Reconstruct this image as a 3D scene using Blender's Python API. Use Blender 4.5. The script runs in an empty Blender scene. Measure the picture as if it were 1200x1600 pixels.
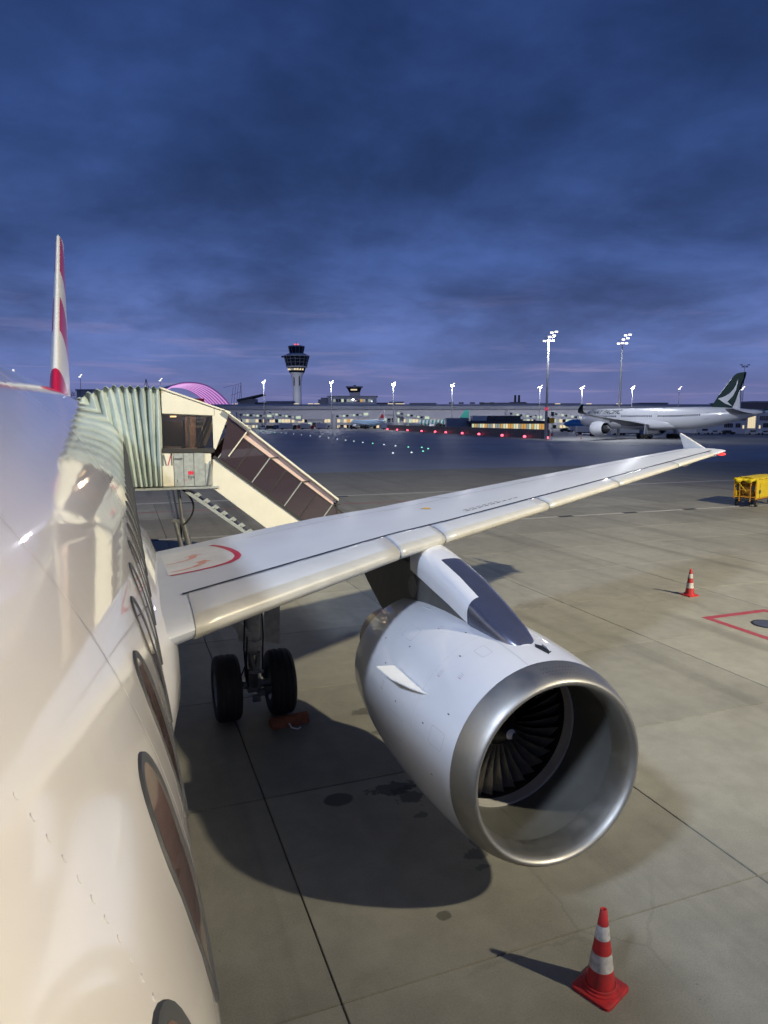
import bpy, bmesh, math, random
from mathutils import Vector, Matrix
random.seed(7)
sc = bpy.context.scene
COL = sc.collection
R = math.radians
# ---------------------------------------------------------------- camera
# world: X = towards the port wing tip, Y = towards the tail, Z = up (metres, nose of the jet at Y=0)
CAM = Vector((1.845, 5.7, 5.2)); YAW = R(20.6); PITCH = R(-7.6)
cam = bpy.data.objects.new('camera', bpy.data.cameras.new('camera')); COL.objects.link(cam)
cam.location = CAM
cam.rotation_euler = (R(90) + PITCH, 0, -YAW)
cam.data.sensor_fit = 'VERTICAL'; cam.data.sensor_height = 36.0; cam.data.sensor_width = 27.0
cam.data.lens = 1080.0 / 1600.0 * 36.0
cam.data.clip_start = 0.02; cam.data.clip_end = 20000
sc.camera = cam
# ---------------------------------------------------------------- world: dusk sky with cloud cover
world = bpy.data.worlds.new('World'); sc.world = world; world.use_nodes = True
def build_world():
    nt = world.node_tree; nt.nodes.clear()
    N = lambda t: nt.nodes.new(t)
    L = nt.links.new
    out = N('ShaderNodeOutputWorld'); bg = N('ShaderNodeBackground'); L(bg.outputs[0], out.inputs[0])
    tc = N('ShaderNodeTexCoord'); sep = N('ShaderNodeSeparateXYZ'); L(tc.outputs['Generated'], sep.inputs[0])
    def math_(op, a, b=None, clamp=False):
        n = N('ShaderNodeMath'); n.operation = op; n.use_clamp = clamp
        for i, v in enumerate((a, b)):
            if v is None: continue
            if isinstance(v, (int, float)): n.inputs[i].default_value = v
            else: L(v, n.inputs[i])
        return n.outputs[0]
    zz = math_('MAXIMUM', sep.outputs['Z'], 0.0)
    # base gradient by elevation
    cr = N('ShaderNodeValToRGB'); L(zz, cr.inputs[0])
    els = cr.color_ramp.elements
    stops = [(0.0, (0.165, 0.175, 0.365)), (0.04, (0.150, 0.176, 0.390)), (0.075, (0.120, 0.168, 0.395)), (0.13, (0.094, 0.144, 0.360)), (0.20, (0.050, 0.090, 0.252)),
             (0.33, (0.029, 0.062, 0.190)), (0.46, (0.021, 0.046, 0.150)), (0.70, (0.018, 0.040, 0.134)), (1.0, (0.017, 0.038, 0.130))]
    els[0].position, els[0].color = stops[0][0], stops[0][1] + (1,)
    els[1].position, els[1].color = stops[-1][0], stops[-1][1] + (1,)
    for p, c in stops[1:-1]:
        e = els.new(p); e.color = c + (1,)
    # cloud plane coordinates
    den = math_('ADD', zz, 0.22)
    u = math_('DIVIDE', sep.outputs['X'], den); v = math_('DIVIDE', sep.outputs['Y'], den)
    cmb = N('ShaderNodeCombineXYZ'); L(u, cmb.inputs[0]); L(v, cmb.inputs[1])
    def noise(scale, detail, rough, off, dist=0.0, vec=None):
        mp = N('ShaderNodeMapping'); mp.inputs['Location'].default_value = off
        L(vec or cmb.outputs[0], mp.inputs['Vector'])
        n = N('ShaderNodeTexNoise'); n.inputs['Scale'].default_value = scale; n.inputs['Detail'].default_value = detail
        n.inputs['Roughness'].default_value = rough; n.inputs['Distortion'].default_value = dist
        L(mp.outputs[0], n.inputs['Vector']); return n.outputs['Fac']
    def rng(val, a, b, c, d):
        n = N('ShaderNodeMapRange'); n.interpolation_type = 'SMOOTHSTEP'
        L(val, n.inputs['Value'])
        for k, x in zip(('From Min', 'From Max', 'To Min', 'To Max'), (a, b, c, d)): n.inputs[k].default_value = x
        return n.outputs['Result']
    big = rng(noise(1.15, 8, 0.55, (3.1, 0.4, 0.0), 0.3), 0.30, 0.70, 0.66, 1.36)
    fine = rng(noise(4.2, 8, 0.58, (9.0, 2.2, 1.3), 0.2), 0.30, 0.72, 0.88, 1.13)
    shade = math_('MULTIPLY', big, fine)
    ramp = rng(zz, 0.02, 0.16, 0.25, 1.0)
    shade = math_('ADD', math_('MULTIPLY', math_('SUBTRACT', shade, 1.0), ramp), 1.0)
    mul = N('ShaderNodeVectorMath'); mul.operation = 'SCALE'; L(cr.outputs[0], mul.inputs[0]); L(shade, mul.inputs['Scale'])
    # long streaks low over the horizon: direction stretched along the horizontal
    ang = math_('ARCTAN2', sep.outputs['X'], sep.outputs['Y'])
    c2 = N('ShaderNodeCombineXYZ'); L(math_('MULTIPLY', ang, 2.2), c2.inputs[0]); L(math_('MULTIPLY', zz, 22.0), c2.inputs[1])
    st = rng(noise(1.9, 6, 0.6, (2.7, 5.1, 0.0), 0.3, c2.outputs[0]), 0.52, 0.74, 0.0, 1.0)
    low = rng(zz, 0.05, 0.21, 1.0, 0.0)
    mid = rng(zz, 0.0, 0.05, 0.35, 1.0)
    stf = math_('MULTIPLY', math_('MULTIPLY', st, low), math_('MULTIPLY', mid, 0.55), True)
    mx = N('ShaderNodeMix'); mx.data_type = 'RGBA'; L(stf, mx.inputs['Factor']); L(mul.outputs[0], mx.inputs['A'])
    mx.inputs['B'].default_value = (0.27, 0.25, 0.47, 1)
    # thin rose streaks just over the horizon
    c3 = N('ShaderNodeCombineXYZ'); L(math_('MULTIPLY', ang, 3.0), c3.inputs[0]); L(math_('MULTIPLY', zz, 75.0), c3.inputs[1])
    st2 = rng(noise(1.5, 3, 0.5, (8.3, 1.9, 4.0), 0.0, c3.outputs[0]), 0.60, 0.72, 0.0, 0.45)
    band = math_('MULTIPLY', rng(zz, 0.015, 0.04, 0.0, 1.0), rng(zz, 0.06, 0.12, 1.0, 0.0))
    mx2 = N('ShaderNodeMix'); mx2.data_type = 'RGBA'; L(math_('MULTIPLY', st2, band), mx2.inputs['Factor'])
    L(mx.outputs['Result'], mx2.inputs['A']); mx2.inputs['B'].default_value = (0.30, 0.27, 0.46, 1)
    L(mx2.outputs['Result'], bg.inputs['Color']); bg.inputs['Strength'].default_value = 1.0
build_world()
# ---------------------------------------------------------------- exposure
sc.view_settings.view_transform = 'Standard'; sc.view_settings.look = 'None'
sc.view_settings.exposure = 0.0; sc.view_settings.gamma = 1.0
sc.render.engine = 'CYCLES'
sc.cycles.use_denoising = True
sc.cycles.max_bounces = 6; sc.cycles.transparent_max_bounces = 12
sc.cycles.sample_clamp_indirect = 4.0; sc.cycles.caustics_reflective = False; sc.cycles.caustics_refractive = False
# the apron floodlights behind the photographer: head position, watts, colour (their masts are built further down)
FLOODS = [((34.0, -20.0, 33.0), 250000, (1.0, 0.89, 0.65)),
          ((-24.0, -7.0, 32.0), 70000, (0.68, 0.79, 1.0))]
# ---------------------------------------------------------------- helpers
def basis():
    f = Vector((math.sin(YAW) * math.cos(PITCH), math.cos(YAW) * math.cos(PITCH), math.sin(PITCH)))
    r = Vector((math.cos(YAW), -math.sin(YAW), 0)); return f, r, r.cross(f)
FWD, RGT, UPV = basis()
HEAD = Vector((math.sin(YAW), math.cos(YAW), 0))
def at(px, py, D):
    """place in the world at ground distance D (along the view heading) for a spot measured in the photograph"""
    d = FWD + RGT * ((px - 600) / 1080.0) + UPV * ((800 - py) / 1080.0)
    return CAM + d * (D / d.dot(HEAD))
class MB:
    def __init__(s): s.v = []; s.f = []; s.m = []; s.mi = 0
    def mat(s, i): s.mi = i; return s
    def add(s, vs, fs):
        o = len(s.v); s.v += [tuple(v) for v in vs]
        for f in fs: s.f.append(tuple(i + o for i in f)); s.m.append(s.mi)
        return s
    def box(s, x0, x1, y0, y1, z0, z1):
        vs = [(x0,y0,z0),(x1,y0,z0),(x1,y1,z0),(x0,y1,z0),(x0,y0,z1),(x1,y0,z1),(x1,y1,z1),(x0,y1,z1)]
        return s.add(vs, [(3,2,1,0),(4,5,6,7),(0,1,5,4),(1,2,6,5),(2,3,7,6),(3,0,4,7)])
    def prism(s, pts, ext):
        """polygon pts (3D, planar) extruded by vector ext"""
        n = len(pts); e = Vector(ext)
        vs = [Vector(p) for p in pts] + [Vector(p) + e for p in pts]
        return s.add(vs, [tuple(range(n))[::-1], tuple(range(n, 2*n))] + [(i, (i+1) % n, (i+1) % n + n, i + n) for i in range(n)])
    def bar(s, a, b, w, h=None, up=(0,0,1)):
        a = Vector(a); b = Vector(b); h = h or w
        d = (b - a).normalized(); u = Vector(up)
        if abs(d.dot(u)) > 0.98: u = Vector((1,0,0))
        r = d.cross(u).normalized() * (w/2); t = r.normalized().cross(d) * (h/2)
        vs = [a-r-t, a+r-t, a+r+t, a-r+t, b-r-t, b+r-t, b+r+t, b-r+t]
        return s.add(vs, [(3,2,1,0),(4,5,6,7),(0,1,5,4),(1,2,6,5),(2,3,7,6),(3,0,4,7)])
    def cyl(s, a, b, r0, r1=None, n=16, caps=True):
        a = Vector(a); b = Vector(b); r1 = r0 if r1 is None else r1
        d = (b - a).normalized(); u = Vector((0,0,1)) if abs(d.z) < 0.9 else Vector((1,0,0))
        x = d.cross(u).normalized(); y = x.cross(d)
        vs = []
        for c, r in ((a, r0), (b, r1)):
            for i in range(n):
                t = 2*math.pi*i/n; vs.append(c + x*(r*math.cos(t)) + y*(r*math.sin(t)))
        fs = [(i, (i+1) % n, (i+1) % n + n, i + n) for i in range(n)]
        if caps: fs += [tuple(range(n))[::-1], tuple(range(n, 2*n))]
        return s.add(vs, fs)
    def tube(s, pts, r, n=8):
        pts = [Vector(p) for p in pts]
        for a, b in zip(pts[:-1], pts[1:]): s.cyl(a, b, r, r, n)
        return s
    def rings(s, rings, closed=True, cap0=False, cap1=False):
        n = len(rings[0]); o = []
        for rg in rings: o += list(rg)
        fs = []
        for k in range(len(rings)-1):
            for i in range(n if closed else n-1):
                j = (i+1) % n
                fs.append((k*n+i, k*n+j, (k+1)*n+j, (k+1)*n+i))
        if cap0: fs.append(tuple(range(n))[::-1])
        if cap1: fs.append(tuple(range((len(rings)-1)*n, len(rings)*n)))
        return s.add(o, fs)
    def lathe(s, prof, c, axis='Y', n=32, cap0=False, cap1=False, sq=1.0):
        """prof: (offset along axis, radius)"""
        rg = []
        for d, r in prof:
            ring = []
            for i in range(n):
                t = 2*math.pi*i/n; a, b = r*math.cos(t), r*math.sin(t)*sq
                ring.append((c[0]+a, c[1]+d, c[2]+b) if axis == 'Y' else (c[0]+a, c[1]+b, c[2]+d) if axis == 'Z' else (c[0]+d, c[1]+a, c[2]+b))
            rg.append(ring)
        return s.rings(rg, True, cap0, cap1)
    def build(s, name, mats, parent=None, smooth=False, ang=40, bevel=0.0):
        me = bpy.data.meshes.new(name); me.from_pydata(s.v, [], s.f)
        mats = mats if isinstance(mats, (list, tuple)) else [mats]
        for m in mats: me.materials.append(m)
        if len(mats) > 1: me.polygons.foreach_set('material_index', s.m)
        me.validate(); me.update()
        bm = bmesh.new(); bm.from_mesh(me)
        bmesh.ops.recalc_face_normals(bm, faces=bm.faces)
        if bevel:
            eds = [e for e in bm.edges if len(e.link_faces) == 2 and e.calc_face_angle(0) > R(30)]
            bmesh.ops.bevel(bm, geom=eds, offset=bevel, segments=2, affect='EDGES', clamp_overlap=True)
        if smooth:
            for f in bm.faces: f.smooth = True
            for e in bm.edges:
                if len(e.link_faces) == 2 and e.calc_face_angle(0) > R(ang): e.smooth = False
        bm.to_mesh(me); bm.free()
        return link(name, me, parent)
def link(name, me, parent=None):
    o = bpy.data.objects.new(name, me); COL.objects.link(o)
    if parent is not None: o.parent = parent
    return o
def empty(name, label=None, cat=None, group=None, loc=(0,0,0), rz=0.0):
    o = bpy.data.objects.new(name, None); COL.objects.link(o); o.location = loc; o.rotation_euler = (0,0,rz)
    o.empty_display_size = 0.2
    tag(o, label, cat, group); return o
def tag(o, label=None, cat=None, group=None, kind=None):
    if label: o['label'] = label
    if cat: o['category'] = cat
    if group: o['group'] = group
    if kind: o['kind'] = kind
    return o
def copy_tree(o, parent=None):
    c = o.copy(); COL.objects.link(c); c.parent = parent
    for ch in list(o.children): copy_tree(ch, c)
    return c
def text_mesh(name, body, size, mat, parent, mw, italic=False, extrude=0.002, align='LEFT'):
    cu = bpy.data.curves.new('tmp', 'FONT'); cu.body = body; cu.size = size; cu.extrude = extrude; cu.align_x = align
    if italic: cu.shear = 0.25
    t = bpy.data.objects.new('tmp', cu); COL.objects.link(t)
    dg = bpy.context.evaluated_depsgraph_get()
    me = bpy.data.meshes.new_from_object(t.evaluated_get(dg)); bpy.data.objects.remove(t)
    me.transform(mw); me.materials.clear(); me.materials.append(mat); me.name = name
    return link(name, me, parent)
# ---------------------------------------------------------------- materials
def mat(name, col, rough=0.5, metal=0.0, spec=0.5, coat=0.0, coat_r=0.05, noise=0.0, nscale=4.0, bump=0.0, bscale=30.0,
        emit=None, estr=0.0, rvar=0.0, alpha=None, trans=0.0, col2=None, rand=0.0, pos=False, detail=6):
    m = bpy.data.materials.new(name); m.use_nodes = True
    nt = m.node_tree; b = nt.nodes['Principled BSDF']; L = nt.links.new
    b.inputs['Base Color'].default_value = (*col, 1); b.inputs['Roughness'].default_value = rough
    b.inputs['Metallic'].default_value = metal; b.inputs['Specular IOR Level'].default_value = spec
    b.inputs['Coat Weight'].default_value = coat; b.inputs['Coat Roughness'].default_value = coat_r
    if trans: b.inputs['Transmission Weight'].default_value = trans
    if alpha is not None: b.inputs['Alpha'].default_value = alpha
    if emit: b.inputs['Emission Color'].default_value = (*emit, 1); b.inputs['Emission Strength'].default_value = estr
    vec = None
    if noise or bump or rvar:
        if pos: g = nt.nodes.new('ShaderNodeNewGeometry'); vec = g.outputs['Position']
        else: g = nt.nodes.new('ShaderNodeTexCoord'); vec = g.outputs['Object']
    if noise or rand:
        c2 = col2 or tuple(c*(1-noise) for c in col)
        mx = nt.nodes.new('ShaderNodeMix'); mx.data_type = 'RGBA'
        mx.inputs['A'].default_value = (*col, 1); mx.inputs['B'].default_value = (*c2, 1)
        if noise:
            n = nt.nodes.new('ShaderNodeTexNoise'); n.inputs['Scale'].default_value = nscale; n.inputs['Detail'].default_value = detail
            n.inputs['Roughness'].default_value = 0.62
            L(vec, n.inputs['Vector'])
            mr = nt.nodes.new('ShaderNodeMapRange'); mr.inputs['From Min'].default_value = 0.35; mr.inputs['From Max'].default_value = 0.68
            L(n.outputs['Fac'], mr.inputs['Value']); L(mr.outputs[0], mx.inputs['Factor'])
        else: mx.inputs['Factor'].default_value = 0
        o = mx.outputs['Result']
        if rand:
            oi = nt.nodes.new('ShaderNodeObjectInfo'); hs = nt.nodes.new('ShaderNodeHueSaturation')
            mr2 = nt.nodes.new('ShaderNodeMapRange'); mr2.inputs['To Min'].default_value = 1-rand; mr2.inputs['To Max'].default_value = 1+rand
            L(oi.outputs['Random'], mr2.inputs['Value']); L(mr2.outputs[0], hs.inputs['Value']); L(o, hs.inputs['Color']); o = hs.outputs[0]
        L(o, b.inputs['Base Color'])
    if rvar:
        n = nt.nodes.new('ShaderNodeTexNoise'); n.inputs['Scale'].default_value = nscale*2; n.inputs['Detail'].default_value = 5; L(vec, n.inputs['Vector'])
        mr = nt.nodes.new('ShaderNodeMapRange'); mr.inputs['From Min'].default_value = .3; mr.inputs['From Max'].default_value = .7
        mr.inputs['To Min'].default_value = max(0, rough-rvar); mr.inputs['To Max'].default_value = rough+rvar
        L(n.outputs['Fac'], mr.inputs['Value']); L(mr.outputs[0], b.inputs['Roughness'])
    if bump:
        n = nt.nodes.new('ShaderNodeTexNoise'); n.inputs['Scale'].default_value = bscale; n.inputs['Detail'].default_value = 4; L(vec, n.inputs['Vector'])
        bp = nt.nodes.new('ShaderNodeBump'); bp.inputs['Strength'].default_value = bump; bp.inputs['Distance'].default_value = 0.02
        L(n.outputs['Fac'], bp.inputs['Height']); L(bp.outputs[0], b.inputs['Normal'])
        if coat: L(bp.outputs[0], b.inputs['Coat Normal'])
    return m
def glow(name, col, s):
    return mat(name, (0.02,0.02,0.02), 0.5, emit=col, estr=s)
M = {}
M['paint'] = mat('white gloss paint', (0.82,0.81,0.79), 0.30, coat=1.0, coat_r=0.035, noise=0.06, nscale=1.3, bump=0.05, bscale=2.6)
M['nacelle'] = mat('nacelle white paint', (0.70,0.71,0.74), 0.28, coat=0.8, coat_r=0.06, noise=0.05, nscale=1.5)
M['wing'] = mat('wing light grey paint', (0.52,0.55,0.61), 0.46, coat=0.2, coat_r=0.28, noise=0.07, nscale=0.8)
M['slat'] = mat('slat grey paint', (0.62,0.64,0.66), 0.34, coat=0.6, coat_r=0.2, noise=0.10, nscale=2.0)
M['slatle'] = mat('warm lit bare edge', (0.68,0.66,0.58), 0.38, metal=0.25, noise=0.14, nscale=3.0)  # bare metal edge; warm lamplight on the nose put into its cream tint
M['walk'] = mat('walkway light grey', (0.66,0.67,0.67), 0.5, noise=0.12, nscale=3.5)
M['lip'] = mat('bare aluminium lip', (0.45,0.44,0.41), 0.50, metal=1.0, noise=0.16, nscale=2.5, rvar=0.06)
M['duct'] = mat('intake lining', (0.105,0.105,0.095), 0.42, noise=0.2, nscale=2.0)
M['ductband'] = mat('fan case band', (0.52,0.51,0.48), 0.4, noise=0.15, nscale=3)
M['blade'] = mat('fan blade titanium', (0.26,0.24,0.21), 0.36, metal=0.45, noise=0.2, nscale=6)
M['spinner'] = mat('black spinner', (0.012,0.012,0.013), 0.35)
M['white'] = mat('white paint flat', (0.78,0.78,0.76), 0.45, noise=0.08, nscale=6)
M['black'] = mat('black rubber', (0.012,0.012,0.012), 0.75, noise=0.3, nscale=9)
M['seam'] = mat('dark seam', (0.015,0.016,0.02), 0.6)
M['pylongrey'] = mat('pylon dark grey', (0.10,0.10,0.10), 0.45, noise=0.3, nscale=4)
M['pylonmetal'] = mat('pylon bare metal', (0.30,0.32,0.42), 0.26, metal=0.85, noise=0.18, nscale=2.0)
M['nozzle'] = mat('burnt nozzle', (0.30,0.24,0.18), 0.35, metal=1.0, noise=0.3, nscale=5)
M['strut'] = mat('gear steel', (0.26,0.26,0.25), 0.4, metal=0.6, noise=0.35, nscale=12)
M['gearwhite'] = mat('gear grey paint', (0.42,0.42,0.41), 0.45, noise=0.3, nscale=9)
M['chock'] = mat('chock orange', (0.30,0.09,0.03), 0.7, noise=0.45, nscale=8)
M['red'] = mat('red marking', (0.50,0.025,0.06), 0.5, noise=0.25, nscale=7)
M['redfade'] = mat('faded red marking', (0.58,0.20,0.15), 0.55, noise=0.4, nscale=9, col2=(0.62,0.42,0.34))
M['winframe'] = mat('window surround', (0.055,0.06,0.065), 0.55, spec=0.25)
M['winpane'] = mat('cabin window pane', (0.34,0.22,0.18), 0.10, coat=1.0, coat_r=0.02, noise=0.35, nscale=8)
M['cone'] = mat('cone red', (0.50,0.020,0.024), 0.55, noise=0.45, nscale=9, col2=(0.26,0.025,0.025))
M['conewhite'] = mat('cone white band', (0.60,0.59,0.57), 0.5, noise=0.5, nscale=11)
M['cream'] = mat('cream sheet metal', (0.66,0.63,0.50), 0.42, noise=0.07, nscale=2.5)
M['canopy'] = mat('canopy fabric', (0.47,0.54,0.50), 0.8, noise=0.22, nscale=2.2, bump=0.12, bscale=9)
M['galv'] = mat('galvanised sheet', (0.42,0.45,0.42), 0.42, metal=0.35, noise=0.28, nscale=9)
M['darkframe'] = mat('dark frame', (0.03,0.028,0.026), 0.45)
M['glass'] = mat('tinted glass', (0.05,0.036,0.044), 0.04, trans=0.0, alpha=0.92, coat=1.0, coat_r=0.01)
M['cabglass'] = mat('cab glass', (0.03,0.03,0.035), 0.03, alpha=0.5, coat=1.0, coat_r=0.01)
M['pinkwall'] = mat('interior panel', (0.62,0.45,0.38), 0.6, noise=0.1)
M['steelleg'] = mat('steel leg', (0.33,0.33,0.31), 0.35, metal=0.7, noise=0.3, nscale=8)
M['chrome'] = mat('chrome rod', (0.7,0.7,0.7), 0.15, metal=1.0)
M['concrete_grey'] = mat('grey concrete wall', (0.42,0.43,0.46), 0.7, noise=0.2, nscale=0.15)
M['roofgrey'] = mat('terminal roof metal', (0.36,0.38,0.43), 0.45, noise=0.2, nscale=0.08)
M['facade'] = mat('terminal facade panel', (0.66,0.67,0.70), 0.5, noise=0.12, nscale=0.1)
M['darkwall'] = mat('dark cladding', (0.10,0.105,0.12), 0.5, noise=0.3, nscale=0.2)
M['darkglass'] = mat('dark glazing', (0.02,0.025,0.035), 0.08, coat=1.0, coat_r=0.02)
M['mast'] = mat('mast galvanised', (0.34,0.35,0.36), 0.5, metal=0.3, noise=0.15)
M['lamp'] = glow('floodlight glass', (1.0,0.97,0.92), 3.5)
M['lamphouse'] = mat('floodlight housing', (0.10,0.10,0.11), 0.5)
M['lit_warm'] = glow('lit window warm', (1.0,0.82,0.52), 0.85)
M['lit_cool'] = glow('lit window greenish', (0.80,0.95,0.70), 0.7)
M['lit_amber'] = glow('lit window amber', (1.0,0.55,0.16), 0.6)
M['lit_dim'] = glow('lit window dim', (0.70,0.78,0.72), 0.4)
M['redlamp'] = glow('red obstruction lamp', (1.0,0.10,0.16), 4.0)
M['greenlamp'] = glow('green taxiway lamp', (0.25,1.0,0.65), 1.5)
M['whitelamp'] = glow('white taxiway lamp', (0.75,0.95,1.0), 1.4)
M['violet'] = mat('violet lit membrane', (0.60,0.45,0.65), 0.7, emit=(0.55,0.20,0.70), estr=0.36)  # violet uplighting put into the membrane as emission
M['violetrib'] = mat('violet lit rib', (0.60,0.45,0.65), 0.7, emit=(0.95,0.55,0.95), estr=0.75)  # same uplighting put into the ribs as emission
M['fence'] = mat('fence panel', (0.055,0.06,0.075), 0.5, noise=0.2)
M['fencepost'] = mat('fence post steel', (0.20,0.21,0.23), 0.45, metal=0.4)
M['signal'] = mat('signal yellow', (0.65,0.33,0.02), 0.5)
M['cartyellow'] = mat('cart yellow tarp', (0.72,0.52,0.012), 0.5, noise=0.2, nscale=3)
M['cartorange'] = mat('cart frame orange', (0.52,0.24,0.02), 0.5, noise=0.3, nscale=5)
M['cartdark'] = mat('cart underframe', (0.03,0.03,0.03), 0.6)
M['jetgreen'] = mat('dark green tail paint', (0.004,0.030,0.030), 0.6, spec=0.2)
M['jetwhite'] = mat('airliner white', (0.70,0.71,0.74), 0.32, coat=0.6, noise=0.05, nscale=0.6)
M['jetgrey'] = mat('airliner wing grey', (0.30,0.31,0.33), 0.35, noise=0.1, nscale=0.6)
M['jetblue'] = mat('airliner blue', (0.05,0.28,0.62), 0.35)
M['paleblue'] = mat('airliner pale blue', (0.40,0.58,0.75), 0.35)
M['stripegreen'] = mat('airliner stripe green', (0.04,0.30,0.24), 0.4)
M['vehwhite'] = mat('vehicle white', (0.65,0.65,0.64), 0.35)
M['vehred'] = mat('vehicle red', (0.45,0.03,0.03), 0.35)
M['vehdark'] = mat('vehicle dark', (0.04,0.045,0.05), 0.4)
M['vehyellow'] = mat('vehicle yellow', (0.55,0.38,0.03), 0.4)
M['vehblue'] = mat('vehicle blue', (0.04,0.10,0.25), 0.4)
# ================================================================ ground
def slab_material():
    m = bpy.data.materials.new('apron concrete'); m.use_nodes = True
    nt = m.node_tree; b = nt.nodes['Principled BSDF']; L = nt.links.new; N = nt.nodes.new
    g = N('ShaderNodeNewGeometry'); P = g.outputs['Position']
    def noise(scale, detail=6, rough=0.6, dist=0.0):
        n = N('ShaderNodeTexNoise'); n.inputs['Scale'].default_value = scale; n.inputs['Detail'].default_value = detail
        n.inputs['Roughness'].default_value = rough; n.inputs['Distortion'].default_value = dist; L(P, n.inputs['Vector']); return n
    def rng(val, a, b_, c, d):
        n = N('ShaderNodeMapRange'); L(val, n.inputs['Value'])
        for k, x in zip(('From Min', 'From Max', 'To Min', 'To Max'), (a, b_, c, d)): n.inputs[k].default_value = x
        n.interpolation_type = 'SMOOTHSTEP'; return n.outputs['Result']
    def mth(op, a, b_=None):
        n = N('ShaderNodeMath'); n.operation = op
        for i, v in enumerate((a, b_)):
            if v is None: continue
            if isinstance(v, (int, float)): n.inputs[i].default_value = v
            else: L(v, n.inputs[i])
        return n.outputs[0]
    big = rng(noise(0.35, 5, 0.55, 0.4).outputs['Fac'], 0.3, 0.7, 0.91, 1.09)
    mid = rng(noise(2.3, 7, 0.65, 0.2).outputs['Fac'], 0.3, 0.7, 0.91, 1.08)
    fin = rng(noise(55, 3, 0.7).outputs['Fac'], 0.25, 0.75, 0.86, 1.12)
    oi = N('ShaderNodeObjectInfo'); rn = rng(oi.outputs['Random'], 0, 1, 0.90, 1.09)
    val = mth('MULTIPLY', mth('MULTIPLY', big, mid), mth('MULTIPLY', fin, rn))
    # tiny dark aggregate pits
    vo = N('ShaderNodeTexVoronoi'); vo.inputs['Scale'].default_value = 3.2; L(P, vo.inputs['Vector'])
    val = mth('MULTIPLY', val, rng(vo.outputs['Distance'], 0.015, 0.035, 0.45, 1.0))
    # faint tyre marks running along the stand
    mp = N('ShaderNodeMapping'); mp.inputs['Rotation'].default_value = (0, 0, R(8)); mp.inputs['Scale'].default_value = (0.9, 0.035, 1); L(P, mp.inputs['Vector'])
    nt2 = N('ShaderNodeTexNoise'); nt2.inputs['Scale'].default_value = 1.3; nt2.inputs['Detail'].default_value = 4; L(mp.outputs[0], nt2.inputs['Vector'])
    val = mth('MULTIPLY', val, rng(nt2.outputs['Fac'], 0.53, 0.70, 1.0, 0.74))
    # oil and water stains, each with its own place and ragged rim
    sx = N('ShaderNodeSeparateXYZ'); L(P, sx.inputs[0])
    rag = noise(4.5, 5, 0.65).outputs['Fac']
    for x, y, rx, ry, dark, rg in [(4.40,14.29,.22,.17,.30,.10), (5.22,14.25,.34,.20,.30,.75), (5.36,14.05,.22,.22,.35,.85), (5.76,16.93,.30,.16,.50,.45), (5.72,16.05,.20,.12,.55,.6),
                             (4.79,11.73,.09,.07,.45,.5), (5.62,12.55,.15,.11,.50,.6), (5.55,12.3,.12,.06,.6,.8), (5.35,13.55,.10,.07,.5,.9), (5.95,15.3,.12,.06,.6,.9), (12.4,22.0,.5,.25,.80,.9), (8.9,9.6,.35,.18,.82,.9)]:
        dx = mth('DIVIDE', mth('SUBTRACT', sx.outputs['X'], x), rx); dy = mth('DIVIDE', mth('SUBTRACT', sx.outputs['Y'], y), ry)
        d = mth('SQRT', mth('ADD', mth('MULTIPLY', dx, dx), mth('MULTIPLY', dy, dy)))
        d = mth('ADD', d, mth('MULTIPLY', mth('SUBTRACT', rag, 0.5), rg*4))
        val = mth('MULTIPLY', val, rng(d, 0.82, 1.08, dark, 1.0))
    # hairline cracks in patches
    vc = N('ShaderNodeTexVoronoi'); vc.feature = 'DISTANCE_TO_EDGE'; vc.inputs['Scale'].default_value = 0.42
    wa = N('ShaderNodeMix'); wa.data_type = 'VECTOR'; wa.inputs['Factor'].default_value = 0.22; L(P, wa.inputs['A']); L(noise(1.6, 6, 0.65).outputs['Color'], wa.inputs['B']); L(wa.outputs['Result'], vc.inputs['Vector'])
    crk = rng(vc.outputs['Distance'], 0.0015, 0.006, 0.0, 1.0)
    msk = rng(noise(0.21, 2, 0.5).outputs['Fac'], 0.52, 0.62, 1.0, 0.88)
    val = mth('MULTIPLY', val, mth('MAXIMUM', crk, msk))
    mx = N('ShaderNodeMix'); mx.data_type = 'RGBA'; mx.blend_type = 'MULTIPLY'; mx.inputs['Factor'].default_value = 1
    mx.inputs['A'].default_value = (0.232, 0.226, 0.190, 1)
    cmb = N('ShaderNodeCombineColor'); [L(val, cmb.inputs[i]) for i in range(3)]
    L(cmb.outputs[0], mx.inputs['B']); L(mx.outputs['Result'], b.inputs['Base Color'])
    b.inputs['Roughness'].default_value = 0.62; b.inputs['Specular IOR Level'].default_value = 0.35
    bp = N('ShaderNodeBump'); bp.inputs['Strength'].default_value = 0.12; bp.inputs['Distance'].default_value = 0.01
    L(noise(120, 2).outputs['Fac'], bp.inputs['Height']); L(bp.outputs[0], b.inputs['Normal'])
    return m
M['slab'] = slab_material()
M['filler'] = mat('joint filler', (0.05,0.047,0.04), 0.8)
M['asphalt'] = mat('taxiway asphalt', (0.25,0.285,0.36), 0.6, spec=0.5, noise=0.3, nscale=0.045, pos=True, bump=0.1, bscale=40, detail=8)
M['farconc'] = mat('far apron concrete', (0.26,0.26,0.26), 0.6, noise=0.25, nscale=0.05, pos=True)
M['terrain'] = mat('terrain', (0.05,0.055,0.05), 0.9, noise=0.3, nscale=0.004, pos=True)
M['paintred'] = mat('red ground paint', (0.30,0.022,0.045), 0.6, noise=0.35, nscale=5, pos=True, col2=(0.26,0.07,0.08))
M['paintpale'] = mat('pale channel concrete', (0.44,0.43,0.40), 0.65, noise=0.3, nscale=1.5, pos=True)
M['paintyellow'] = mat('yellow ground paint', (0.50,0.36,0.05), 0.6, noise=0.4, nscale=1.5, pos=True)
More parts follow.
